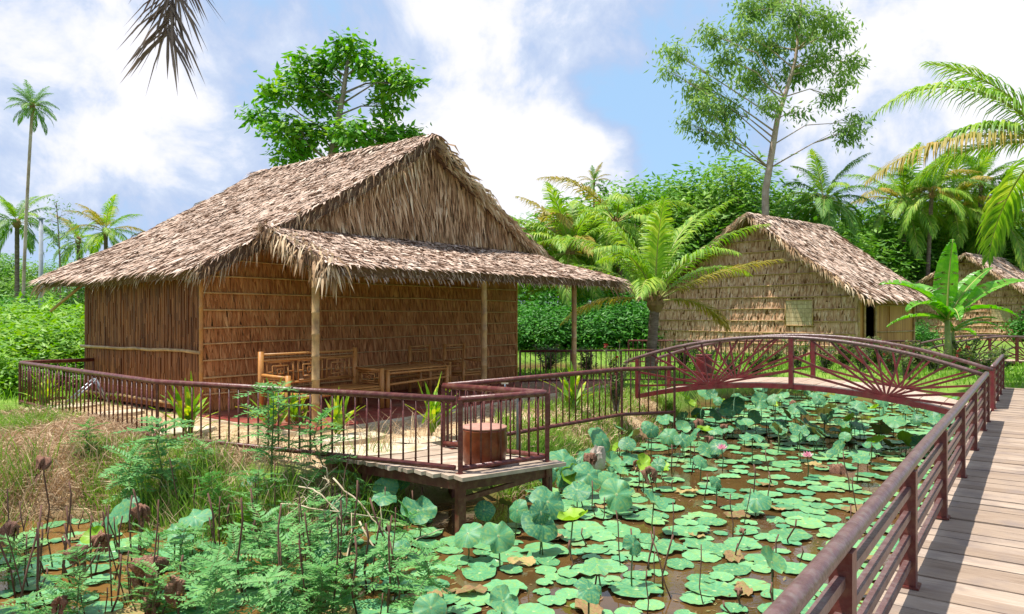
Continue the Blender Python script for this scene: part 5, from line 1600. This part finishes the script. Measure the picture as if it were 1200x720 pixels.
# flowers
def lotus_flower(label, px, py, h_, r_):
    p = gp(px, py, ZW + h_)
    t = thing('lotus_flower', label, 'flower', (p.x, p.y, ZW))
    m_ = MB()
    for ring, (n, e, L) in enumerate(((7, 25, 1.0), (7, 48, .95), (5, 70, .8))):
        for k in range(n):
            a = 2 * math.pi * (k + ring * .5) / n; d = Vector((math.cos(a) * math.cos(R(e)), math.sin(a) * math.cos(R(e)), math.sin(R(e))))
            sv = d.cross(UP).normalized(); q0 = Vector((0, 0, h_)); up = sv.cross(d)
            b_ = q0 + d * (L * r_ * .5) - up * .1 * r_; tp_ = q0 + d * (L * r_) + up * .18 * r_
            m_.add([q0, b_ + sv * .24 * r_, tp_, b_ - sv * .24 * r_], [(0, 1, 2), (0, 2, 3)])
    m_.build('petals', M['petal'], t)
    m_ = MB(); m_.tube([(0, 0, -.1), (.02, 0, h_ * .5), (0, 0, h_)], .008, 5); m_.build('stem', M['lstem'], t, True)
lotus_flower('pink lotus flower half open in the middle of the pond, nearest the boardwalk', 946, 536, .30, .10)
lotus_flower('pale pink lotus flower among raised leaves near the left bank', 846, 527, .32, .10)
lotus_flower('small pink lotus bud far back below the bridge deck', 908, 470, .55, .13)
st = tag(MB().build('x', M['stone']) if False else None) if False else None
mb = MB(); rr = [Vector((rnd.gauss(0, 1), rnd.gauss(0, 1), rnd.gauss(0, 1))).normalized() for _ in range(60)]
import bmesh
bm = bmesh.new(); bmesh.ops.create_icosphere(bm, subdivisions=3, radius=1)
for v in bm.verts: v.co = Vector((v.co.x * .13, v.co.y * .10, v.co.z * .22)) * (1 + .25 * math.sin(v.co.x * 7 + v.co.z * 5) * math.sin(v.co.y * 6 + 1))
me_ = bpy.data.meshes.new('rock'); bm.to_mesh(me_); me_.materials.append(M['stone'])
p = gp(699, 545, -.55)
o = inst('rock', me_, None, (p.x, p.y, -.50), (0, .2, .4)); tag(o, 'upright pale rock at the waterline between raised lotus leaves right of the jetty', 'rock')

# ---------------------------------------------------------------- weeds with feathery leaves
def ferny(seed, hgt):
    r2 = random.Random(seed); u = r2.uniform
    root = thing('ferny_weed', 'x', 'weed', (0, 0, 0))
    m_ = MB(); path = [Vector((0, 0, 0)), Vector((u(-.05, .05), u(-.05, .05), hgt * .4)), Vector((u(-.08, .08), u(-.08, .08), hgt * .75)), Vector((u(-.1, .1), u(-.1, .1), hgt))]
    m_.tube(path, [.011, .009, .006, .003], 6)
    lv = MB(); n = int(18 * hgt / .8) + 5
    for k in range(n):
        s = .22 + .78 * (k + .5) / n; f = s * 3; j = min(int(f), 2); p = path[j].lerp(path[j + 1], f - j)
        a = k * 2.4 + u(-.4, .4); e = R(u(0, 35) + 45 * max(0, s - .75) * 2)
        d = Vector((math.cos(a) * math.cos(e), math.sin(a) * math.cos(e), math.sin(e)))
        L = u(.24, .40) * (1 - .35 * abs(s - .6)); q = p.copy(); K = 9; pts = [q.copy()]
        for i in range(K):
            q = q + d * (L / K); d = (d - UP * u(.02, .10)).normalized(); pts.append(q.copy())
        m_.tube(pts[::3], .0028, 4, cap=False)
        sv = d.cross(UP).normalized()
        for i in range(1, K + 1):
            for sg in (-1, 1):
                t = (pts[i] - pts[i - 1]).normalized(); dd = (t * .55 + sv * sg * .85 + UP * u(-.15, .2)).normalized()
                l = u(.085, .125) * (1 - .4 * i / K)
                lv.leaf(pts[i], dd, l, l * .42, dd.cross(UP).normalized(), .1)
        lv.leaf(pts[-1], d, .06, .02, sv, .1)
    m_.build('stem', M['weedstem'], root); lv.build('leaves', M['weed'], root)
    return root
fw = [ferny(i, h_) for i, h_ in enumerate((.95, .8, .7, .6))]
fspots = [(318, 580, 1.25, 'tall feathery weed rising in front of the fence, left of the first porch post'), (374, 580, 1.15, 'tall feathery weed in front of the fence below the first porch post'), (182, 580, 1.05, 'feathery weed on the left bank before the bend of the yard fence')]
FW = 'green feathery-leaved weed growing at the muddy edge of the pond'
for px, py in ((240, 600), (262, 628), (100, 590), (20, 690), (60, 720), (95, 735), (140, 700), (175, 745), (30, 745), (210, 680), (490, 725), (400, 740), (330, 725), (295, 640), (322, 655), (352, 650), (378, 668), (408, 645), (300, 690), (340, 706), (385, 712), (425, 690), (452, 660), (262, 690), (225, 655), (470, 700), (360, 740), (410, 610), (205, 720), (250, 740), (150, 610)):
    fspots.append((px, py, U(.6, .9), FW))
seen_w = set()
for i, (px, py, sc, lab) in enumerate(fspots):
    z = -.42 if i < 3 else ZW
    p = gp(px, py, z); p.z = max(hz(p.x, p.y), ZW - .1) - .03
    src = fw[i % 4] if i >= 3 else fw[i % 2]
    if src not in seen_w:
        seen_w.add(src); o = src; o.location = p; o.rotation_euler = (0, 0, U(0, 6)); o.scale = (sc,) * 3; o['label'] = lab; o['group'] = 'feathery weeds at the water edge'
    else:
        dup(src, p, U(0, 6.28), (sc * U(.85, 1.15), sc * U(.85, 1.15), sc), label=lab, group='feathery weeds at the water edge', rx=R(rnd.gauss(0, 11)), ry=R(rnd.gauss(0, 11)))
# pale dry twigs
TW = 'bent pale dry twig sticking out of the weeds left of the jetty'
for i, pts in enumerate((((200, 700, 6.6), (270, 655, 6.8), (340, 610, 7.0), (378, 575, 7.1), (385, 565, 7.1), (378, 560, 7.2)), ((312, 655, 6.9), (330, 610, 7.0), (365, 580, 7.1), (384, 570, 7.1)), ((350, 570, 7.2), (372, 575, 7.0), (395, 600, 6.9), (405, 625, 6.8)),
                          ((390, 560, 7.2), (420, 590, 7.0), (455, 625, 6.9), (500, 660, 6.8)), ((330, 590, 7.0), (400, 600, 6.9), (455, 610, 7.0)), ((430, 720, 6.2), (450, 670, 6.5), (490, 630, 6.8), (520, 620, 7)), ((400, 690, 6.4), (410, 640, 6.7), (412, 600, 6.9)), ((420, 610, 6.8), (450, 660, 6.5), (462, 720, 6.2)))):
    m_ = MB(); P = [at(*q) for q in pts]; b_ = P[0].copy()
    fine = []
    for j in range(len(P) - 1):
        for k in range(4): fine.append(P[j].lerp(P[j + 1], k / 4) - b_ + Vector((U(-.012, .012), U(-.012, .012), U(-.012, .012))))
    fine.append(P[-1] - b_)
    m_.tube(fine, [.010 - .006 * j / len(fine) for j in range(len(fine))], 5)
    for j in range(2, len(fine) - 2, 5):
        m_.tube([fine[j], fine[j] + Vector((U(-.12, .12), U(-.1, .1), U(.0, .12))), fine[j] + Vector((U(-.2, .2), U(-.15, .15), U(.0, .2)))], [.005, .004, .002], 4)
    o = m_.build('dry_twig', M['twig'], None, True); o.location = b_
    tag(o, TW if i else 'long arching pale dry branch hooked at its tip, left of the jetty', 'twig', 'dry twigs by the jetty')

# ---------------------------------------------------------------- grass
def grass(name, n, region, lo, hi, wid, mats, label, flop=.5, accept=None, clump=1, ctr=0.12, zoff=0.0):
    mb = MB(); got = 0; tries = 0
    X, Y = [], []
    r2 = np.random.default_rng(len(name) + n)
    x0, x1, y0, y1 = region
    P = r2.random((n * 8, 2)); X = x0 + P[:, 0] * (x1 - x0); Y = y0 + P[:, 1] * (y1 - y0)
    ok = accept(X, Y, r2)
    X, Y = X[ok][:n], Y[ok][:n]
    if clump > 1:
        X = np.repeat(X, clump) + r2.normal(0, ctr, len(X) * clump); Y = np.repeat(Y, clump) + r2.normal(0, ctr, len(Y) * clump)
    Z = hgrid(X, Y)
    for x, y, z in zip(X, Y, Z):
        a = U(0, 6.28); d = Vector((math.cos(a) * flop * U(.1, 1), math.sin(a) * flop * U(.1, 1), 1)).normalized()
        L = U(lo, hi); sv = d.cross(Vector((U(-1, 1), U(-1, 1), .2))).normalized()
        t2 = (d + Vector((math.cos(a), math.sin(a), 0)) * flop * U(.3, 1.2) - UP * flop * .3).normalized()
        mb.blade(Vector((x, y, z + zoff)), d, L, wid * U(.6, 1.3), sv, t2)
    print(name, len(mb.f))
    o = mb.build(name, M[mats])
    return tag(o, label, 'grass', kind='stuff')
def sdn(X, Y): return np.minimum(poly_sd(X, Y, POND), poly_sd(X, Y, POND2))
def off_hut(X, Y):
    lx = (X - A1.x) * D.x + (Y - A1.y) * D.y; ly = (X - A1.x) * V.x + (Y - A1.y) * V.y
    return ~((lx > -.3) & (lx < W1 + .3) & (ly > -3.1) & (ly < D1 + .2))
def off_yard(X, Y): return poly_sd(X, Y, YARD) > .05
def off_jet(X, Y):
    a = (X - C1.x) * ex.x + (Y - C1.y) * ex.y; b = (X - C1.x) * ey.x + (Y - C1.y) * ey.y
    return ~((a > -.1) & (a < La + .1) & (b > -.1) & (b < Lb + .1))
def patch(X, Y, s, ph): return np.sin(X * s + ph + 1.3 * np.sin(Y * s * .8)) * np.sin(Y * s * 1.1 + ph * 2)
grass('bank_grass', 4800, (-11.5, 3.6, 7.3, 15.8), .10, .30, .012, 'grass', 'green grass tufts on the slope of the pond bank',
      accept=lambda X, Y, r: (lambda s: (s > .0) & (s < np.where(X < -3.6, 4.2, 1.1)) & ((patch(X, Y, 1.7, .5) > np.where(X < -3.0, .22, -.12)) | (X > -.4)) & off_yard(X, Y) & off_hut(X, Y) & off_jet(X, Y))(sdn(X, Y)), clump=7, ctr=.07)
grass('waterside_grass', 520, (-7, 0, 6.5, 9.2), .12, .34, .014, 'grass', 'bright green grass clumps at the water line on the left',
      accept=lambda X, Y, r: (lambda s: (s > -.55) & (s < .15) & (patch(X, Y, 1.9, 2.2) > .05) & off_jet(X, Y))(sdn(X, Y)), clump=9, ctr=.08)
grass('jetty_bank_grass', 620, (-.2, 4.2, 8.9, 15.6), .10, .28, .013, 'grass', 'short green grass on the bank between the jetty and the arched bridge',
      accept=lambda X, Y, r: (lambda s: (s > -.08) & (s < 1.5) & (patch(X, Y, 2.2, .2) > -.45) & off_hut(X, Y) & off_jet(X, Y))(sdn(X, Y)), clump=9, ctr=.09)
grass('jetty_bank_straw', 520, (-.2, 4.2, 8.9, 15.6), .10, .30, .010, 'drygrass', 'dry straw-coloured grass on the bank between the jetty and the arched bridge', flop=1.4,
      accept=lambda X, Y, r: (lambda s: (s > -.12) & (s < 1.2) & (patch(X, Y, 2.0, 1.9) > -.3) & off_hut(X, Y) & off_jet(X, Y))(sdn(X, Y)), clump=7, ctr=.09)
grass('tall_sedge', 300, (-6.4, -.9, 6.2, 9.6), .3, .75, .009, 'grass', 'tall thin green sedge among the weeds at the left water edge', flop=.45,
      accept=lambda X, Y, r: (lambda s: (s > -.9) & (s < .6) & (patch(X, Y, 2.6, 3.1) > .0) & off_jet(X, Y))(sdn(X, Y)), clump=8, ctr=.10)
grass('dry_sedge', 260, (-6.8, -.6, 6.2, 9.8), .3, .8, .008, 'drygrass', 'tall thin dry stalks and grass at the left water edge', flop=.7,
      accept=lambda X, Y, r: (lambda s: (s > -.8) & (s < .9) & (patch(X, Y, 2.1, 1.1) > -.1) & off_jet(X, Y))(sdn(X, Y)), clump=6, ctr=.14)
grass('dry_bank_grass', 4000, (-11.5, 3.4, 7.3, 14.8), .12, .36, .010, 'drygrass', 'straw-coloured dead grass matted on the pond bank', flop=1.5,
      accept=lambda X, Y, r: (lambda s: (s > -.1) & (s < np.where(X < -3.6, 4.2, 1.3)) & off_yard(X, Y) & (patch(X, Y, 1.3, 1.5) > -.35) & off_hut(X, Y) & off_jet(X, Y))(sdn(X, Y)), clump=6, ctr=.10)
grass('yard_straw', 1500, (-9, 1.5, 8.6, 14.2), .05, .16, .008, 'drygrass', 'thin dry straw scattered over the sandy yard', flop=3.5,
      accept=lambda X, Y, r: (sdn(X, Y) > .9) & off_hut(X, Y) & off_jet(X, Y), clump=3, ctr=.2)
grass('lawn_grass', 3800, (-2, 17, 15, 40), .10, .26, .022, 'lawn', 'green lawn grass around the huts and fences behind the pond',
      accept=lambda X, Y, r: (sdn(X, Y) > .05) & off_hut(X, Y), clump=7, ctr=.18)
grass('rough_grass', 1300, (-18, -5, 13, 26), .12, .35, .02, 'lawn', 'green grass below the shrubs left of the near hut',
      accept=lambda X, Y, r: (sdn(X, Y) > .6) & off_hut(X, Y) & (np.hypot(X + 3, Y - 10) > 5.5), clump=7, ctr=.2)
